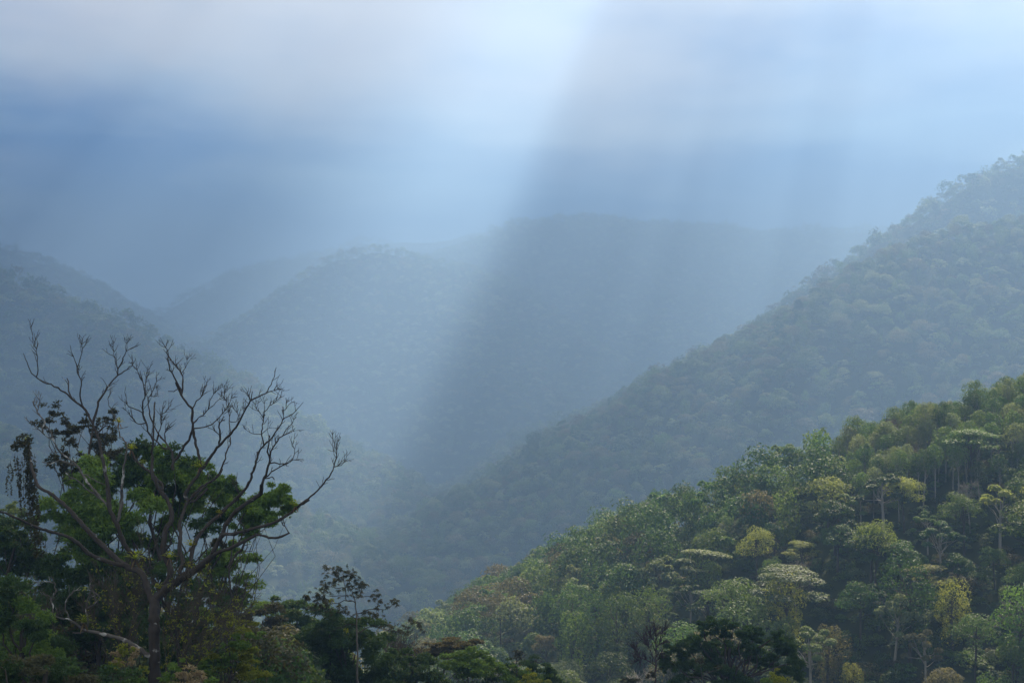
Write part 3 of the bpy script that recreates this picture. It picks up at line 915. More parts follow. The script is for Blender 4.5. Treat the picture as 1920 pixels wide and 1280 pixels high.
A('limb#6', 'E', [(490, 800), (550, 752), (630, 740)], 0.9, 0.4, 4)
A('limb#6', 'E', [(310, 590), (302, 470), (318, 350), (325, 275)], 1.2, 0.4, 7)
A('limb#6', 'E', [(528, 1100), (512, 1000), (540, 940), (572, 878)], 1.4, 0.6, 4)
A('limb#6', 'E', [(400, 1180), (430, 1080), (445, 1000)], 1.4, 1.0)
A('limb#6', 'E', [(360, 600), (410, 600), (445, 570)], 0.9, 0.4, 3)
# right-hand fork
A('limb#7', 'D', [(235, 770), (265, 740), (310, 705), (370, 665), (430, 625), (490, 585), (530, 550), (575, 515)], 9, 5.2, drift=-.15)
A('limb#7', 'D', [(390, 660), (370, 610), (395, 560), (372, 480), (380, 400), (375, 330), (395, 250), (430, 190), (480, 140), (540, 85), (600, 45), (628, 0)], 5.0, 2.6, drift=.3)
A('limb#7', 'B', [(50, 1215), (100, 1130), (150, 1060), (175, 1020), (215, 970), (258, 905), (300, 850), (350, 797), (400, 745), (450, 680), (490, 600), (540, 512), (600, 480), (650, 455), (690, 390), (714, 330), (728, 262)], 4.6, 0.6, 7, drift=-.1)
A('limb#7', 'B', [(182, 1010), (172, 940), (150, 840), (130, 740), (118, 650), (118, 570), (90, 542), (52, 485), (15, 420), (0, 375)], 3.6, 2.4)
A('limb#7', 'E', [(700, 570), (652, 455), (600, 350), (578, 310), (552, 190), (548, 110), (520, 60), (482, -20)], 2.2, 0.5, 7)
A('limb#7', 'E', [(712, 560), (716, 430), (696, 350), (640, 270), (562, 170), (538, 90)], 2.0, 0.9, 8, tw_len=15)
A('limb#7', 'E', [(668, 525), (620, 545), (562, 550)], 1.1, 0.8)
A('limb#7', 'E', [(718, 345), (760, 250), (765, 165)], 1.0, 0.4, 4)
A('limb#7', 'B', [(120, 560), (150, 510), (180, 480), (205, 425), (230, 350)], 1.7, 0.4, 7)
A('limb#7', 'B', [(130, 665), (165, 635), (200, 610), (235, 575), (290, 520), (345, 490)], 1.8, 0.4, 5)
A('limb#7', 'B', [(235, 575), (250, 510), (285, 440), (332, 408)], 1.1, 0.4, 5)
A('limb#7', 'B', [(140, 708), (230, 690), (300, 650), (350, 580), (385, 535), (405, 490), (438, 480)], 1.8, 0.4, 10)
A('limb#7', 'B', [(120, 690), (105, 770), (60, 835), (20, 905), (-10, 945), (-30, 985)], 2.4, 3.2)
A('limb#7', 'B', [(310, 840), (322, 760), (310, 700), (335, 652), (352, 655)], 2.4, 1.2, 3)
A('limb#7', 'B', [(325, 760), (270, 715), (215, 700)], 1.1, 0.4, 3)
A('limb#7', 'B', [(400, 745), (390, 700), (385, 650), (380, 560), (350, 480), (356, 388)], 1.5, 0.4, 10)
A('limb#7', 'B', [(385, 660), (420, 665), (450, 640), (440, 570), (455, 540)], 1.0, 0.4, 6)
A('limb#7', 'B', [(542, 510), (520, 460), (480, 418)], 1.2, 0.4, 4)
A('limb#7', 'B', [(555, 500), (553, 440)], 1.2, 0.9)
A('limb#7', 'B', [(655, 455), (710, 435), (772, 405)], 1.1, 0.4, 6)
A('limb#7', 'B', [(500, 590), (480, 550)], .9, .5)
A('limb#8', 'D', [(440, 200), (490, 165), (540, 110)], 3.2, 2.8)
A('limb#8', 'B', [(70, 1260), (140, 1180), (200, 1120), (280, 1080), (330, 1000), (360, 900), (398, 812), (390, 755)], 2.9, 1.2, 4)
A('limb#8', 'B', [(365, 905), (357, 880)], 1.4, 1.0)
A('limb#8', 'B', [(200, 1000), (230, 1030), (270, 1070)], .8, .4, 4)
A('limb#9', 'D', [(385, 640), (430, 600), (445, 520), (465, 440), (510, 370), (560, 315), (610, 275), (665, 218), (725, 175)], 5.2, 3.8, drift=.25)
A('limb#9', 'B', [(410, 1235), (460, 1195), (530, 1110), (565, 1020), (590, 930), (602, 885), (638, 830), (700, 770), (750, 700), (790, 632), (850, 600), (930, 520)], 3.6, 0.5, 7)
A('limb#9', 'B', [(590, 940), (588, 880)], 1.8, 1.2)
A('limb#9', 'B', [(635, 825), (620, 760), (632, 660), (645, 590), (640, 500)], 1.7, 0.4, 5)
A('limb#9', 'B', [(645, 590), (700, 530), (775, 475)], 1.0, 0.4, 6)
A('limb#9', 'B', [(632, 630), (592, 570), (560, 510)], 1.0, 0.4, 5)
A('limb#9', 'B', [(620, 745), (560, 750), (490, 697)], 0.9, 0.4, 3)
A('limb#9', 'B', [(625, 750), (660, 715), (695, 705)], 0.8, 0.4, 2)
A('limb#9', 'B', [(770, 660), (800, 560), (860, 510)], 0.9, 0.4, 6)
A('limb#10', 'D', [(500, 575), (555, 545), (580, 480), (625, 400), (650, 335), (695, 265), (750, 220), (810, 180), (860, 145), (868, 95)], 5.6, 3.8, drift=-.1)
A('limb#10', 'B', [(615, 1150), (640, 1070), (678, 965), (686, 900), (720, 820), (775, 760), (830, 690), (872, 630)], 3.0, 0.5, 8)
A('limb#10', 'B', [(680, 935), (668, 850), (680, 762)], 2.0, 1.3)
A('limb#10', 'B', [(692, 960), (800, 965), (850, 942), (930, 930)], 1.5, 0.4, 4)
A('limb#10', 'B', [(645, 1065), (720, 1010), (800, 965)], 1.5, 1.0, 2)
A('limb#10', 'B', [(830, 950), (862, 890), (840, 800)], 1.0, 0.4, 4)
A('limb#10', 'B', [(775, 760), (830, 742), (870, 710)], 0.9, 0.4, 3)
A('limb#10', 'B', [(650, 1080), (700, 1060), (712, 1080)], 1.3, 1.1)
A('limb#10', 'B', [(460, 1215), (440, 1100), (440, 1050)], 1.5, 0.8, 3)
# long low limbs to the right
A('limb#11', 'D', [(560, 525), (600, 450), (635, 390), (700, 385), (800, 358), (880, 335), (955, 312), (1020, 272), (1080, 225), (1150, 178)], 4.4, 2.4, drift=-.35)
A('limb#11', 'B', [(880, 1280), (940, 1235), (1000, 1185), (1045, 1140), (1090, 1085), (1140, 1010), (1165, 900), (1150, 820), (1115, 740)], 2.4, 0.5, 6)
A('limb#11', 'B', [(1155, 1000), (1200, 970), (1246, 938)], 1.1, 0.4, 5)
A('limb#11', 'B', [(1165, 900), (1170, 830), (1190, 785)], 1.0, 0.4, 4)
A('limb#11', 'B', [(1160, 920), (1140, 880), (1100, 862)], 0.8, 0.4, 2)
A('limb#11', 'B', [(1095, 1085), (1130, 1080), (1152, 1073)], 0.8, 0.5)
A('limb#11', 'B', [(1045, 1140), (1025, 1105), (1022, 1090)], 0.8, 0.4)
A('limb#12', 'D', [(470, 600), (530, 545), (600, 500), (650, 482), (710, 455), (770, 425), (830, 392), (870, 395), (930, 410), (990, 400), (1028, 378)], 5.0, 1.8, drift=-.5)
A('limb#12', 'D', [(1022, 380), (1010, 340), (985, 310), (970, 270)], 1.2, 0.5, 3)
A('limb#12', 'D', [(775, 425), (740, 480), (705, 520), (660, 590)], 2.6, 2.2)
A('limb#12', 'D', [(705, 470), (740, 420), (765, 365), (750, 330), (720, 290)], 2.0, 0.8, 3)
A('limb#12', 'D', [(740, 460), (800, 445)], 1.0, 0.6)
# pale low limb with antler-like ends
A('lichen_limb', 'C', [(995, 1105), (940, 1060), (880, 1025), (820, 990), (740, 965), (650, 945), (570, 930), (520, 900), (470, 860), (420, 850), (370, 838), (352, 812), (320, 800), (280, 785)], 6.2, 1.2, 2, drift=-.45)
A('lichen_limb', 'C', [(352, 815), (352, 770), (340, 720), (370, 680), (366, 640), (360, 610), (300, 605), (240, 632)], 2.0, 0.6, 4)
A('lichen_limb', 'C', [(345, 720), (318, 695), (300, 700)], 1.0, 0.5, 2)
A('lichen_limb', 'C', [(465, 860), (432, 770), (460, 700), (500, 648)], 1.7, 0.6, 3)
A('lichen_limb', 'C', [(575, 925), (590, 860), (570, 790), (620, 755), (655, 730), (655, 695), (610, 665), (600, 650), (642, 618)], 1.7, 0.6, 3)
A('lichen_limb', 'C', [(570, 790), (585, 720), (605, 665)], 1.1, 0.7, 2)
A('lichen_limb', 'C', [(560, 930), (520, 945), (485, 945)], 1.8, 1.0)
dead.build("dead_tree", "tall leafless tree with spreading dark limbs and lichen-spotted trunk", (290, 1330),
           {'*': BARK_BARE, 'lichen_limb': BARK_LICHEN, 'limb#4': BARK_LICHEN, 'limb#5': BARK_LICHEN})

# ------------------------------------------------------------------ plants growing on the dead tree
def bromeliad(px, py, size_px, label, red=False, Y=None):
    Y = (dead.depth_at(px, py) if Y is None else Y) - 0.12
    c = P(px, py, Y); rng = np.random.default_rng(int(px * 7 + py))
    lv = Leaves(); n = 26; L = size_px * 82.0 / F
    an = np.arange(n) * 2.4; el = np.radians(18 + 62 * (np.arange(n) / n))
    d = np.stack([np.cos(an) * np.cos(el), np.sin(an) * np.cos(el), np.sin(el)], 1)
    ln = L * (0.75 + 0.5 * rng.random((n, 1)))
    b = np.zeros((n, 3))
    sd = unit(np.cross(d, [0, 0, 1.0])) * ln * 0.10
    lv.add(b, d * ln * 0.6, sd, rng.random(n))
    lv.add(b + d * ln * 0.5, unit(d * [1.15, 1.15, .45]) * ln * 0.55, sd * 0.8, rng.random(n))
    root = thing("bromeliad", label, "plant", c, "bromeliads growing on the dead tree")
    lv.build("rosette", LM['brom'], root, droop=0.16)
    dl = Leaves(); m = 12; an = np.arange(m) * 2.1
    d = np.stack([np.cos(an) * .6, np.sin(an) * .6, -0.8 - 0.4 * rng.random(m)], 1)
    dl.add(np.zeros((m, 3)), d * L * 0.75, unit(np.cross(d, [0, 1.0, .2])) * L * 0.07, rng.random(m))
    dl.build("withered_leaf_skirt", LM['rust'], root)
LM['brom'] = leaf_mat("leaf_bromeliad", (0.10, 0.13, 0.02), (0.26, 0.27, 0.03), trans=0.5)
for a in ((223, 792, 11, "small yellow bromeliad high on a thin pale stem"), (246, 842, 15, "reddish bromeliad at the broken end of a short stem"),
          (267, 868, 9, "yellow bromeliad clinging to the bent inner stem"), (374, 876, 15, "spiky green bromeliad where the tallest stem joins the limb"),
          (553, 948, 13, "bromeliad far out on the long lowest reaching limb"), (253, 1048, 21, "broad bromeliad with hanging withered leaves over the low fork"),
          (317, 1045, 15, "bright yellow-green bromeliad in the central fork"), (357, 1023, 14, "bromeliad topping a clump of withered leaves on the thick limb"),
          (157, 1167, 19, "bright bromeliad sitting on the pale lichen limb"), (300, 1103, 12, "small bromeliad beside the trunk under the main fork"),
          (411, 962, 9, "small bromeliad on the limb above the green leaf tufts"), (49, 826, 14, "yellowish bromeliad on top of the vine-wrapped stub"),
          (354, 1062, 14, "dry brownish bromeliad hanging under the thick limb")):
    bromeliad(*a)

# ------------------------------------------------------------------ leafy trees and shrubs of the viewer's hillside
def leafy(name, label, cat, Y, clumps, mat, size, base, dens=0.55, k=5, wood=BARK, r0=0.22, spread_y=1.5, low=-0.5, up=0.3, aspect=0.38, seed=1, group=None, flat=1.0, accent=None, fan=0.75, shell=0.6):
    """clumps: (column, row, half width, half height) in picture units at distance Y; base: where the stem meets the ground."""
    rng = np.random.default_rng(seed)
    size *= 0.8
    m = Y / F
    b = P(base[0], base[1], Y)
    root = thing(name, label, cat, b, group)
    lv, ac, tips = Leaves(), Leaves(), []
    for i, c in enumerate(clumps):
        dy = rng.normal() * spread_y
        p = P(c[0], c[1], Y + dy) - b
        r = np.array([c[2], (c[2] + c[3]) * 0.55, c[3] * flat]) * m * rng.uniform(.75, 1.12)
        # a crown is uneven: each mass is built from a few overlapping smaller bunches
        subs = [(p + rng.normal(size=3) * r * [.62, .6, .66], r * rng.uniform(.30, .62)) for _ in range(7)]
        nt = int(max(8, 2.5 * dens * (c[2] * c[3]) ** 0.9 * (0.2 / size) ** 1.2 * 1.25 * (Y / 100) ** 1.6))
        tgt = ac if (accent and rng.random() < accent[1]) else lv
        for ps, rs in subs:
            clump(tgt, rng, ps, rs, max(5, int(nt * .20)), k, size * rng.uniform(.8, 1.15), aspect, low, up, fan * .9, shell - .2, loose=.22)
        tips.append(p)
    if lv.b: lv.build("foliage", LM[mat], root)
    if ac.b: ac.build("foliage", LM[accent[0]], root)
    w = Wood()
    T = np.array(tips); top = np.array([T[:, 0].mean() * 0.7, T[:, 1].mean() * .5, np.percentile(T[:, 2], 65)])
    tr = wiggle((0, 0, -1.0), top, 7, 0.03, rng)
    w.tube(tr, np.linspace(r0, r0 * 0.4, 7), 7)
    for p in tips:
        j = int(np.clip(rng.normal(0.55, .2) * 6, 1, 6))
        j = min(j, int(np.argmin(np.abs(tr[:, 2] - p[2])) + 1), 6); j = max(j - 1, 1)
        w.tube(wiggle(tr[j], p, 6, 0.05, rng), np.linspace(r0 * 0.4, r0 * 0.09, 6), 5)
    w.build("stem", wood, root)
    return root

def blob_field(x0, x1, y0, y1, n, r0, r1, seed, ar=0.7):
    rng = np.random.default_rng(seed)
    return [(rng.uniform(x0, x1), rng.uniform(y0, y1), *(lambda r: (r, r * ar * rng.uniform(.8, 1.2)))(rng.uniform(r0, r1))) for _ in range(n)]

LM['fgdark'] = leaf_mat("leaf_deep_green", (0.018, 0.042, 0.014), (0.055, 0.100, 0.026), val=0.0, hue=0.0)
LM['fgmid'] = leaf_mat("leaf_fresh_green", (0.055, 0.105, 0.018), (0.140, 0.220, 0.042), val=0.0, hue=0.0)
LM['fgbrown'] = leaf_mat("leaf_brown_green", (0.020, 0.026, 0.013), (0.060, 0.058, 0.030), val=0.0, hue=0.0)
LM['fgyellow'] = leaf_mat("leaf_lime", (0.075, 0.110, 0.015), (0.230, 0.240, 0.035), trans=0.45, val=0.0, hue=0.0)
LM['fgcream'] = leaf_mat("leaf_cream", (0.14, 0.11, 0.065), (0.36, 0.29, 0.19), val=0.0, hue=0.0)

# tufted green tree behind the dead tree
leafy("tufted_tree", "large tree with fresh green tufted foliage behind the dead tree", "tree", 104,
      [(150, 945, 48, 22), (205, 905, 40, 28), (255, 880, 42, 26), (305, 885, 34, 22), (345, 880, 28, 16), (300, 925, 50, 26), (365, 905, 32, 18), (405, 925, 34, 20), (350, 950, 42, 24),
       (420, 950, 26, 14), (395, 975, 34, 18), (230, 950, 52, 28), (170, 985, 50, 26), (245, 1000, 46, 26), (130, 905, 34, 20), (180, 870, 30, 18), (290, 850, 24, 16), (325, 862, 18, 12), (440, 915, 16, 9), (428, 905, 10, 6),
       (120, 955, 30, 20), (330, 985, 40, 22), (200, 1045, 56, 26), (140, 1030, 42, 24), (270, 1040, 40, 22), (385, 893, 14, 9), (410, 905, 14, 8)],
      'fgmid', 0.36, (300, 1330), dens=.95, k=6, spread_y=2.6, aspect=.30, seed=11, flat=1.25, r0=.24, accent=('fgdark', .14))
leafy("tufted_tree", "end bough of green windblown leaf tufts reaching past the dead limbs", "tree", 99,
      [(500, 945, 20, 13), (525, 930, 16, 10), (520, 950, 22, 12), (548, 948, 12, 8), (478, 962, 24, 14), (500, 968, 22, 12), (528, 918, 12, 6), (470, 985, 20, 14), (455, 945, 18, 10), (440, 968, 20, 12), (485, 940, 12, 8), (462, 1000, 12, 12), (540, 935, 8, 5)],
      'fgmid', 0.34, (400, 1330), dens=.95, k=6, spread_y=.8, aspect=.30, seed=12, flat=1.1, r0=.10)
# dark, twisted tree with separate leaf bunches
leafy("twisted_tree", "dark brownish tree with small separate leaf bunches on twisted limbs", "tree", 108,
      [(93, 772, 15, 9), (84, 800, 14, 10), (104, 812, 14, 9), (128, 797, 13, 10), (143, 806, 15, 10), (164, 798, 15, 9), (129, 832, 12, 12), (120, 850, 12, 16), (165, 850, 24, 14), (150, 872, 18, 10), (206, 842, 26, 16), (218, 857, 24, 14),
       (250, 852, 22, 13), (213, 772, 10, 8), (208, 790, 8, 10), (192, 787, 8, 6), (240, 870, 20, 10), (195, 868, 26, 14), (98, 862, 14, 9), (128, 815, 8, 8), (270, 862, 14, 8), (212, 815, 5, 14), (122, 880, 12, 20), (180, 800, 8, 6), (160, 783, 7, 6)],
      'fgbrown', 0.25, (190, 1330), dens=.42, k=4, spread_y=1.0, seed=13, shell=.35, flat=1.2, r0=.22, wood=BARK)
# vine curtain on the snag
def vine():
    rng = np.random.default_rng(14); Y0 = dead.depth_at(52, 860) ; m = Y0 / F
    top = P(50, 820, Y0)
    root = thing("hanging_vine", "leafy vine wrapped round the dead stub and hanging down in strands", "vine", top)
    lv, w = Leaves(), Wood()
    for (x, y, rx, ry, n) in ((46, 824, 17, 12, 70), (38, 832, 12, 10, 50), (52, 850, 8, 16, 60), (55, 880, 9, 18, 80), (56, 905, 10, 18, 80), (60, 930, 11, 22, 90), (64, 965, 12, 26, 100), (66, 1000, 13, 24, 90), (30, 838, 10, 8, 30), (72, 1030, 12, 20, 60)):
        clump(lv, rng, P(x, y, Y0) - top, np.array([rx, rx * .8, ry]) * m, n, 4, 0.17, .5, -0.9, -0.1, .8, .5)
    for i in range(16):
        x0 = rng.uniform(16, 66); y0 = 828 + abs(x0 - 45) * .4 + rng.uniform(0, 40); ln = rng.uniform(35, 150)
        q = [np.array([x0, y0])]
        for _ in range(7): q.append(q[-1] + [rng.normal() * 1.5, ln / 7])
        p3 = np.array([P(a, b, Y0 + rng.normal() * .02) - top for a, b in q])
        w.tube(p3, np.full(len(p3), 0.012), 3)
        for p in p3[1:]: clump(lv, rng, p, np.array([2.2, 2.2, 5]) * m, 5, 3, 0.13, .5, -1, -.2, .8, .3)
    lv.build("foliage", LM['fgbrown'], root); w.build("strand", BARK, root)
vine()
# dense dark growth at the left edge
leafy("evergreen_tree", "dark evergreen at the edge with pale blossoms on its top", "tree", 112,
      [(5, 1000, 34, 24), (40, 1030, 40, 28), (-15, 1040, 40, 30), (85, 1015, 30, 22), (15, 1065, 46, 30), (70, 1065, 42, 28), (30, 985, 22, 12), (100, 1085, 36, 26), (-10, 985, 22, 14)], 'fgdark', .26, (20, 1330), dens=.6, seed=15, spread_y=1.6)
leafy("pale_flowering_shrub", "pale grey-green flowering crown peeping over the dark evergreen", "shrub", 116, [(18, 950, 14, 7), (32, 960, 14, 8), (8, 972, 18, 10), (28, 975, 12, 8), (48, 985, 9, 7)], 'pale', .20, (20, 1330), dens=.5, seed=16, r0=.1)
leafy("evergreen_tree", "deep green shadowy tree filling the space left of the dead trunk", "tree", 100,
      [(120, 1080, 46, 30), (180, 1095, 46, 30), (235, 1085, 40, 28), (150, 1130, 52, 32), (215, 1140, 48, 30), (100, 1140, 44, 32), (260, 1130, 36, 30), (180, 1180, 50, 30), (120, 1195, 46, 30), (240, 1190, 40, 30)], 'fgdark', .28, (180, 1345), dens=.6, seed=17, spread_y=1.5)
leafy("bush", "bluish green leafy bush at the lower edge under the evergreens", "shrub", 78,
      [(10, 1120, 36, 24), (45, 1150, 36, 26), (-5, 1165, 34, 28), (80, 1185, 34, 24), (25, 1195, 40, 26), (60, 1225, 40, 24), (110, 1225, 36, 24)], 'fgdark', .22, (40, 1345), dens=.6, seed=18, spread_y=1.0, accent=('fgmid', .3))
leafy("bush", "mixed bush of green and rusty young leaves along the bottom edge", "shrub", 60,
      [(15, 1262, 40, 22), (70, 1262, 40, 22), (120, 1270, 36, 18), (165, 1275, 34, 18), (-10, 1240, 30, 20), (215, 1285, 34, 16), (45, 1240, 26, 12), (95, 1245, 20, 9)], 'fgdark', .17, (80, 1345), dens=.62, seed=19, spread_y=.6, accent=('olive', .45), up=.8)
leafy("bush", "thin shrub with cream and yellow young leaves under the pale limb", "shrub", 74,
      [(238, 1218, 13, 7), (222, 1228, 12, 7), (250, 1224, 10, 6), (214, 1240, 12, 6), (240, 1240, 12, 8), (268, 1262, 8, 9)], 'fgcream', .16, (240, 1345), dens=.4, seed=20, spread_y=.4, accent=('fgyellow', .4), r0=.05)
leafy("bush", "low bush with pinkish cream shoots at the foot of the dead trunk", "shrub", 72,
      [(330, 1250, 12, 8), (345, 1265, 18, 9), (315, 1268, 14, 8), (375, 1268, 20, 10), (400, 1278, 18, 9), (330, 1285, 30, 12), (260, 1285, 26, 12)], 'fgmid', .16, (330, 1345), dens=.5, seed=21, spread_y=.4, accent=('fgcream', .4), r0=.05)
leafy("evergreen_tree", "dark green tree just right of the dead trunk", "tree", 96,
      [(340, 1090, 34, 24), (375, 1110, 36, 24), (330, 1135, 36, 26), (370, 1150, 38, 26), (330, 1185, 40, 28), (380, 1195, 40, 26), (340, 1235, 40, 26), (390, 1240, 36, 24), (310, 1060, 26, 18), (350, 1050, 28, 18)], 'fgdark', .26, (345, 1345), dens=.42, seed=22, spread_y=1.2)
leafy("green_tree", "fresh green tree beside the dead tree, edge against the bright valley", "tree", 106,
      [(405, 1040, 30, 20), (435, 1030, 26, 16), (420, 1065, 36, 22), (440, 1095, 30, 18), (400, 1095, 34, 22), (455, 1108, 18, 10), (420, 1125, 36, 20), (390, 1065, 24, 20), (412, 1015, 18, 10), (445, 1050, 16, 12), (445, 1130, 22, 12)], 'fgmid', .28, (420, 1340), dens=.5, seed=23, spread_y=1.2, accent=('fgbrown', .3))
leafy("lime_shrub", "yellow-green shrub glowing lime on its upper boughs", "shrub", 88,
      [(432, 1162, 26, 9), (418, 1175, 22, 10), (448, 1178, 26, 9), (405, 1152, 20, 8), (380, 1145, 22, 8), (456, 1215, 24, 9), (470, 1235, 26, 10), (420, 1235, 30, 12), (395, 1215, 28, 12), (440, 1205, 24, 10), (440, 1258, 34, 12), (475, 1262, 22, 10), (395, 1262, 30, 12), (470, 1190, 16, 8)],
      'fgyellow', .19, (420, 1345), dens=.6, seed=24, spread_y=.9, flat=.8, accent=('fgmid', .45), up=.8, r0=.08)

def twiggy(name, label, Y, base, stems, mat, seed, n=3, cat="shrub", leaf=None):
    """A brush of thin, forking, almost leafless stems. stems: tips (column, row)."""
    t = TracedTree(Y, seed); rng = np.random.default_rng(seed)
    for i, (x, y) in enumerate(stems):
        bx, by = base[0] + rng.normal() * 14, base[1]
        mx, my = bx + (x - bx) * .45 + rng.normal() * 6, by + (y - by) * .5
        t.known = [np.array([[bx, by, Y + rng.normal() * .8]])]
        t.add('stem', 'X', [(bx, by), (mx, my), (x, y + 26)], 1.0, 0.42, 20, tw_len=26)
        for _ in range(n):
            q = rng.uniform(.45, .8); sx, sy = bx + (x - bx) * q, by + (y - by) * q
            t.add('stem', 'X', [(sx, sy), (sx + rng.normal() * 8 + (x - bx) * .10, sy - 16), (sx + rng.normal() * 16 + (x - bx) * .17, sy - 34 - rng.random() * 14)], 0.7, 0.4, 9, tw_len=18)
    root = t.build(name, label, base, {'*': mat}, cat)
    if leaf:
        b, lv, K = np.array(root.location), Leaves(), np.concatenate(t.all)
        for j in rng.integers(0, len(K), leaf[1]):
            if K[j, 1] < base[1] - 60:
                clump(lv, rng, P(K[j, 0] + rng.normal() * 5, K[j, 1] + rng.normal() * 5, K[j, 2]) - b, (.22, .22, .2), 4, 3, .15, .42, shell=.3)
        lv.build('foliage', LM[leaf[0]], root)
    return root
BARK_TWIG = bark_mat("bark_twig", (0.045, 0.037, 0.022), (0.12, 0.10, 0.065))
twiggy("twiggy_shrub", "brushy olive-grey twiggy shrub fanning out right of the dead trunk", 80, (318, 1320),
       [(465, 1085), (450, 1110), (430, 1060), (400, 1040), (470, 1130), (380, 1030), (360, 1015), (440, 1150), (410, 1090), (335, 1010), (475, 1105), (350, 1060)], BARK_TWIG, 31, leaf=('fgyellow', 230))
twiggy("twiggy_shrub", "thin brown twiggy brush hanging left of the dead trunk", 86, (225, 1320),
       [(180, 1030), (205, 1010), (235, 1020), (255, 1040), (215, 1070), (150, 1080), (275, 1000), (295, 985), (270, 960)], BARK_TWIG, 32, leaf=('fgyellow', 130))
twiggy("twiggy_shrub", "dry grey twig tangle in the dark growth near the edge", 88, (75, 1320), [(30, 1090), (60, 1075), (90, 1095), (50, 1130), (110, 1120), (15, 1130)], BARK_TWIG, 33, 2)

def hillside_growth():
    rng = np.random.default_rng(90)
    q = np.column_stack([rng.uniform(-48, 12, 900), rng.uniform(62, 178, 900)])
    z = ground_z(q[:, 0], q[:, 1]); p = np.column_stack([q, z - 0.8])
    px, py = project(p + [0, 0, 5.0])
    k = (px < 1100) & (px > -150) & (py > 1190 - np.clip(250 - px, 0, 200) * .35)
    p = p[k]; n = len(p); s = rng.uniform(.28, .46, n) * np.where((p[:, 1] > 98) & (p[:, 0] < -19), 1.75, 1.0)
    o = scatter("undergrowth", p, np.column_stack([s, s, s]), np.column_stack([np.zeros(n), np.zeros(n), rng.uniform(0, 6.28, n)]), rng.integers(0, 12, n), kinds_mid)
    tag(o, "tangled dark undergrowth filling the hillside under the nearest trees", kind="stuff")
hillside_growth()

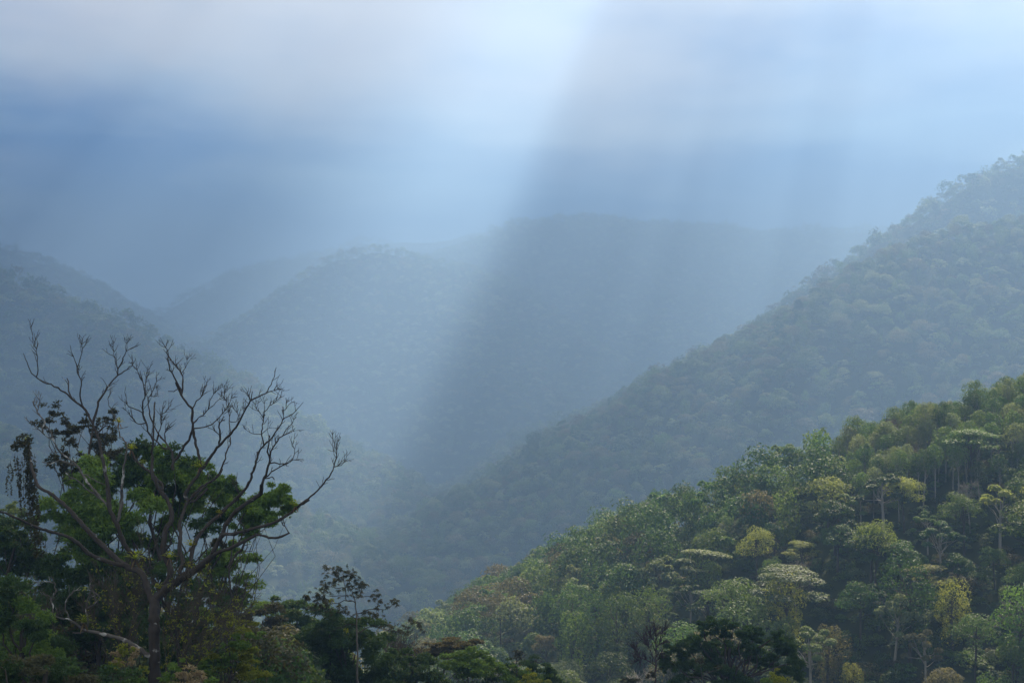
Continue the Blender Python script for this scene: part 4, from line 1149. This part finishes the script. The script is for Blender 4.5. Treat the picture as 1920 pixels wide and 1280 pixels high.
# trees lower down the hillside
leafy("dark_round_tree", "dense near-black rounded tree behind the slender open tree", "tree", 138,
      [(640, 1180, 40, 22), (605, 1190, 36, 22), (675, 1185, 36, 22), (580, 1215, 40, 26), (640, 1215, 50, 30), (695, 1210, 34, 26), (565, 1250, 44, 30), (620, 1255, 52, 32), (685, 1250, 46, 32), (640, 1280, 70, 30), (720, 1245, 22, 24), (712, 1275, 34, 24), (560, 1280, 40, 22), (660, 1165, 22, 10), (615, 1170, 18, 10)],
      'fgdark', .30, (640, 1360), dens=.75, seed=41, spread_y=1.5, shell=.75)
def open_tree():
    t = TracedTree(118.0, 42)
    a = t.add
    a('trunk', 'G', [(697, 1420), (695, 1280), (690, 1150), (697, 980), (690, 900), (685, 780), (685, 640), (680, 550), (668, 480), (655, 415), (632, 350), (590, 290)], 3.0, 0.9, drift=0)
    a('trunk', 'G', [(665, 470), (620, 455), (580, 455), (577, 400), (565, 300), (552, 215)], 1.2, 0.8)
    for pts in ([(688, 590), (760, 560), (850, 545), (960, 545), (1020, 520), (1065, 485), (1100, 450)], [(692, 782), (740, 765), (780, 735), (850, 702), (950, 740), (1080, 765), (1180, 740), (1275, 712), (1330, 725)],
                [(655, 460), (560, 455), (520, 475), (480, 485), (390, 485), (285, 485), (220, 440)], [(662, 420), (740, 412), (825, 418), (850, 390)], [(577, 405), (510, 402), (440, 412), (360, 400)], [(565, 322), (500, 328), (440, 325), (340, 300)],
                [(760, 640), (830, 625), (880, 600)], [(740, 575), (810, 630)], [(685, 640), (620, 600), (560, 580), (450, 570), (380, 560)], [(620, 345), (690, 320), (730, 300)], [(690, 700), (600, 700), (500, 740), (420, 760)],
                [(560, 250), (500, 230), (430, 190)], [(556, 230), (620, 190), (680, 220)]):
        a('branch', 'G', pts, 1.0, 0.5, 0)
    root = t.build("open_crowned_tree", "slender pale-trunked tree with few level branches and hand-shaped leaves", (670, 1306), {'*': BARK, 'trunk': BARK_MID})
    b = np.array(root.location); lv, yl = Leaves(), Leaves(); rng = np.random.default_rng(43)
    cl = [(170, 415), (210, 395), (255, 420), (300, 400), (330, 370), (360, 400), (335, 435), (240, 480), (245, 530), (425, 380), (420, 455), (280, 440), (390, 430), (370, 350), (300, 470),
          (400, 150), (440, 150), (450, 220), (520, 150), (560, 200), (620, 160), (680, 210), (600, 240), (750, 270), (700, 330), (720, 380), (430, 290), (330, 295), (470, 190), (650, 300), (550, 140), (500, 255), (660, 250), (730, 310), (390, 190), (590, 180), (460, 260), (520, 215), (640, 210), (380, 260), (400, 320), (610, 320), (700, 270), (350, 320),
          (850, 370), (885, 408), (835, 430), (800, 555), (900, 520), (890, 590), (940, 460), (1040, 440), (1075, 455), (1110, 460), (930, 590), (1000, 495), (860, 580), (780, 580), (915, 450), (1010, 695), (980, 710), (1040, 705), (1110, 760), (1200, 650), (1270, 680), (1215, 765), (1330, 725), (1180, 690), (1230, 660), (1295, 680), (1090, 750),
          (520, 520), (570, 540), (480, 530), (640, 400), (540, 350), (690, 600), (380, 520), (330, 520), (420, 560), (600, 560), (680, 385)]
    for x, y in cl:
        q = px_of('G', [(x + rng.normal() * 6, y + rng.normal() * 6)])[0]
        c = P(q[0], q[1], t.depth_at(*q) + rng.normal() * .25) - b
        for _ in range(4):
            m = 8; an = np.arange(m) * 2 * np.pi / m + rng.random()
            tilt = rng.normal(size=3) * .6 + [0, 0, 1]; tilt /= np.linalg.norm(tilt)
            u = unit(np.cross(tilt, [0.3, .9, .1])); v = np.cross(tilt, u)
            d = np.cos(an)[:, None] * u + np.sin(an)[:, None] * v - 0.55 * tilt
            L = 0.27 * rng.uniform(.7, 1.2)
            cc = c + rng.normal(size=3) * [.24, .24, .15]
            lv.add(np.repeat(cc[None], m, 0), d * L, np.cross(d, tilt) * L * .17, np.clip(rng.random() * .6 + rng.random(m) * .4, 0, 1))
    lv.build("foliage", LM['fgbrown'], root)
    for x, y in ((580, 755), (435, 462)):
        q = px_of('G', [(x, y)])[0]; clump(yl, rng, P(q[0], q[1], 117.5) - b, (.16, .16, .2), 9, 4, .22, .4)
    yl.build("yellowing_leaf", LM['fgyellow'], root)
open_tree()
leafy("canopy_tree", "dull olive tree with one yellow sprig beside the bright valley gap", "tree", 150,
      [(490, 1140, 26, 12), (470, 1155, 24, 14), (510, 1160, 30, 16), (480, 1185, 34, 18), (520, 1195, 34, 20), (470, 1215, 30, 20), (505, 1230, 36, 24)], 'fgbrown', .32, (495, 1345), dens=.6, seed=44, accent=('fgmid', .35))
leafy("canopy_tree", "dark bumpy-topped tree in the row beside the slender open tree", "tree", 168,
      [(540, 1130, 26, 11), (570, 1132, 20, 9), (555, 1148, 34, 14), (590, 1145, 22, 12), (530, 1160, 30, 14), (570, 1170, 36, 18), (550, 1200, 40, 20)], 'fgdark', .36, (555, 1345), dens=.6, seed=45)
leafy("canopy_tree", "small dark green tree between the lime shrub and the round dark tree", "tree", 122,
      [(495, 1235, 24, 20), (520, 1255, 30, 22), (500, 1275, 34, 20), (540, 1235, 22, 18), (475, 1200, 20, 14)], 'fgmid', .26, (510, 1345), dens=.55, seed=46, accent=('fgdark', .5))
leafy("canopy_tree", "low green tree at the foot of the twig-crowned tree", "tree", 146,
      [(735, 1235, 24, 14), (760, 1240, 26, 14), (790, 1245, 24, 16), (745, 1262, 34, 18), (785, 1268, 34, 18), (815, 1280, 30, 14)], 'fgdark', .3, (760, 1345), dens=.6, seed=47, accent=('fgmid', .3))
twiggy("twig_crowned_tree", "grey tree with a dome of fine bare twigs", 160, (748, 1330), [(720, 1200), (735, 1190), (750, 1186), (765, 1192), (778, 1205), (728, 1215), (770, 1222), (742, 1205), (758, 1208)], BARK, 48, 3, "tree")
leafy("umbrella_tree", "brownish flat-topped umbrella tree on the hillside's rim", "tree", 170,
      [(850, 1204, 30, 6), (875, 1207, 18, 6), (825, 1208, 22, 6), (808, 1216, 20, 7), (790, 1223, 16, 6), (835, 1218, 24, 7), (820, 1226, 20, 7), (862, 1214, 18, 6), (880, 1210, 10, 4), (800, 1232, 14, 5), (842, 1228, 16, 6)], 'olive', .30, (825, 1345), dens=.9, seed=49, spread_y=1.6, up=.9, flat=.8, r0=.16)
leafy("green_tree", "bright green broad-leaved tree in front of the umbrella tree", "tree", 150,
      [(875, 1224, 22, 9), (860, 1232, 16, 8), (893, 1232, 16, 9), (870, 1242, 28, 11), (900, 1246, 22, 11), (850, 1250, 18, 9), (885, 1260, 32, 12), (840, 1246, 12, 8), (905, 1228, 7, 5)], 'fgmid', .28, (878, 1345), dens=.65, seed=50, r0=.14)
leafy("green_tree", "mid green tree between the bright green tree and the little snag", "tree", 152,
      [(920, 1238, 16, 8), (940, 1248, 20, 9), (915, 1255, 20, 11), (950, 1262, 26, 11), (925, 1275, 34, 12), (958, 1248, 12, 8)], 'fgmid', .28, (930, 1345), dens=.6, seed=51, r0=.12, accent=('fgdark', .4))
leafy("bush", "rounded dark bush crowning the end of the hillside", "shrub", 155,
      [(1000, 1250, 20, 9), (1025, 1258, 18, 8), (985, 1262, 24, 12), (1015, 1272, 26, 12), (1040, 1272, 16, 10), (970, 1278, 24, 10), (1050, 1284, 18, 8), (995, 1284, 40, 10)], 'fgdark', .27, (1005, 1345), dens=.7, seed=52, r0=.1, accent=('fgmid', .2))
leafy("bush", "little yellowish bush under the rounded dark bush", "shrub", 140, [(990, 1272, 12, 7), (1003, 1280, 14, 7), (978, 1285, 14, 7)], 'fgyellow', .22, (990, 1345), dens=.5, seed=53, r0=.06)
def snag():
    t = TracedTree(154.0, 54); a = t.add
    a('trunk', 'H', [(1255, 760), (1255, 600), (1250, 540), (1245, 500), (1235, 470)], 1.6, 0.9, drift=0)
    for pts in ([(1252, 570), (1215, 555)], [(1255, 560), (1300, 520), (1320, 465)], [(1262, 590), (1330, 545), (1345, 600), (1360, 600)], [(1440, 620), (1480, 575)], [(1500, 625), (1540, 590)]):
        a('branch', 'H', pts, .8, .5, 2, tw_len=6)
    r = t.build("snag", "small dead snag with dark withered tufts above the bushes", (969, 1267), {'*': BARK})
    lv = Leaves(); rng = np.random.default_rng(55); b = np.array(r.location)
    for x, y in ((1240, 490), (1265, 510), (1290, 520), (1270, 545), (1305, 500), (1250, 530), (1285, 560)):
        q = px_of('H', [(x, y)])[0]; clump(lv, rng, P(q[0], q[1], 154) - b, (.22, .22, .25), 12, 4, .25, .4)
    lv.build("foliage", LM['fgbrown'], r)
snag()
def red_twig_tree():
    t = TracedTree(165.0, 56); a = t.add
    a('trunk', 'K', [(350, 950), (350, 808), (347, 640), (352, 500), (350, 400), (372, 335), (420, 315)], 2.5, 0.9, 10, drift=0, tw_len=18)
    for pts in ([(340, 640), (300, 605), (230, 570), (170, 545), (110, 530)], [(325, 625), (318, 540), (290, 480), (255, 425)], [(350, 600), (385, 575), (430, 560)], [(352, 470), (400, 430), (450, 410)], [(350, 430), (310, 370), (290, 320)],
                [(235, 570), (200, 590), (160, 600)], [(290, 480), (240, 400), (220, 400)], [(352, 400), (355, 330), (350, 285)], [(372, 340), (420, 330), (450, 280)], [(200, 555), (160, 500), (130, 470)]):
        a('branch', 'K', pts, 1.25, 0.5, 14, tw_len=15)
    t.build("leafless_tree", "slim leafless tree with reddish twigs beside the big dark tree", (1229, 1308), {'*': bark_mat("bark_reddish", (0.03, 0.018, 0.016), (0.07, 0.042, 0.036))})
red_twig_tree()
K = lambda L: [(*px_of('K', [(x, y)])[0], rx / CROP['K'][2], ry / CROP['K'][2]) for x, y, rx, ry in L]
leafy("spreading_tree", "big dark spreading tree rising from the bottom edge before the sunlit slope", "tree", 168,
      K([(930, 235, 95, 45), (1090, 270, 55, 35), (800, 255, 55, 35), (870, 315, 40, 35), (980, 330, 35, 40), (640, 430, 100, 55), (560, 500, 90, 65), (480, 590, 55, 65), (770, 430, 90, 60), (880, 420, 80, 45), (1010, 390, 60, 55), (790, 350, 30, 25), (1180, 350, 75, 55), (1280, 370, 75, 60), (1340, 300, 26, 26), (1220, 300, 40, 28), (1500, 345, 45, 45), (1550, 420, 90, 60), (1610, 520, 90, 70), (1680, 620, 65, 65), (1660, 730, 75, 60), (1410, 420, 90, 65), (1300, 480, 90, 60), (1000, 540, 130, 70), (1150, 500, 90, 70),
         (560, 640, 80, 50), (450, 650, 35, 35), (640, 560, 80, 60), (620, 760, 90, 40), (700, 700, 60, 50), (900, 700, 120, 80), (1100, 720, 150, 80), (1320, 640, 60, 50), (1500, 560, 100, 60), (1560, 690, 70, 50), (860, 560, 90, 60), (1280, 570, 80, 55), (1000, 800, 160, 50), (1180, 800, 120, 40), (560, 800, 60, 30), (830, 620, 70, 50)]),
      'fgdark', .36, (1377, 1345), dens=1.0, seed=57, spread_y=2.0, r0=.42)
leafy("bush", "small leafy sprig bush left of the slim leafless tree's foot", "shrub", 150, K([(110, 770, 60, 25), (80, 790, 40, 20), (150, 790, 40, 20)]), 'fgbrown', .22, (1182, 1345), dens=.55, seed=58, r0=.04)
leafy("bush", "tiny tuft of leaves touching the slim leafless tree", "shrub", 158, K([(300, 730, 34, 20), (275, 745, 24, 15), (320, 720, 20, 14)]), 'fgbrown', .2, (1222, 1345), dens=.6, seed=59, r0=.03)
def sapling():
    t = TracedTree(140.0, 60); a = t.add
    a('trunk', 'K', [(788, 950), (790, 808), (790, 740), (782, 650), (775, 600)], 1.0, .5, 0, drift=0)
    a('branch', 'K', [(795, 745), (840, 715), (900, 695), (940, 670)], .7, .4, 1, tw_len=5)
    r = t.build("sapling", "thin pale sapling with one side branch before the spreading tree", (1316, 1308), {'*': BARK_MID})
    lv = Leaves(); rng = np.random.default_rng(61); b = np.array(r.location)
    for x, y in ((770, 595), (790, 620), (745, 600), (930, 670), (955, 660), (775, 575)):
        q = px_of('K', [(x, y)])[0]; clump(lv, rng, P(q[0], q[1], 140) - b, (.28, .28, .2), 12, 4, .24, .4)
    lv.build("foliage", LM['fgbrown'], r)
sapling()
leafy("bush", "olive green bush in front of the big spreading tree", "shrub", 135, K([(1480, 740, 60, 30), (1520, 770, 70, 30), (1400, 780, 60, 30), (1560, 800, 50, 20)]), 'fgyellow', .22, (1455, 1345), dens=.3, seed=62, r0=.05, accent=('fgmid', .6))

# tall trees standing out on the far skylines
for (x, y, Y, s, kd, c, lab) in ((1822, 322, 2240, 2.0, 7, 'dark', "tall lone tree standing up from the upper misty skyline"), (1755, 374, 2200, 1.6, 5, 'dark', "narrow dark tree on the misty skyline below the tall one"),
                              (1497, 560, 1590, 1.9, 9, 'dark', "tall emergent with a bare white trunk on the misty shoulder"), (1530, 535, 1605, 1.6, 0, 'dark', "broad emergent crown beside the white-trunked one"),
                              (1400, 700, 1500, 1.5, 3, 'rust', "rust-coloured umbrella tree in the misty middle slope"), (1290, 1000, 700, .1, 3, 'rust', "")):
    if not lab: continue
    p = P(x, y, Y)
    r = add_tree_kind(kd, c, 2600, 0.75, 900 + x)
    r.scale = (s, s, s)
    gz = float(ground_z(np.array([p[0]]), np.array([p[1]]))[0])
    s = min(max((p[2] - gz) / FOREST[kd][2]['H'], 1.0), 2.6)
    r.scale = (s * .9, s * .9, s)
    r.location = (p[0], p[1], gz - 0.5)
    tag(r, lab, "tree")

# ------------------------------------------------------------------ haze
def haze():
    m, N, L = new_mat("mist")
    out = N.new("ShaderNodeOutputMaterial")
    v = N.new("ShaderNodeVolumePrincipled")
    v.inputs["Color"].default_value = (0.195, 0.315, 0.50, 1)
    v.inputs["Density"].default_value = HAZE_DENSITY
    v.inputs["Anisotropy"].default_value = 0.3
    L.new(v.outputs[0], out.inputs["Volume"])
    x0, x1, y0, y1, z0, z1 = -6700, 6700, -200, 6600, ZMIN - 1.0, ZMAX + 75.0
    vs = [(x, y, z) for z in (z0, z1) for x, y in ((x0, y0), (x1, y0), (x1, y1), (x0, y1))]
    fs = [[0, 3, 2, 1], [4, 5, 6, 7], [0, 1, 5, 4], [1, 2, 6, 5], [2, 3, 7, 6], [3, 0, 4, 7]]
    o = mesh_object("haze", vs, fs, m)
    tag(o, "thin blue morning mist filling the valley air", kind="stuff")
haze()
print("terrain z", ZMIN, ZMAX)
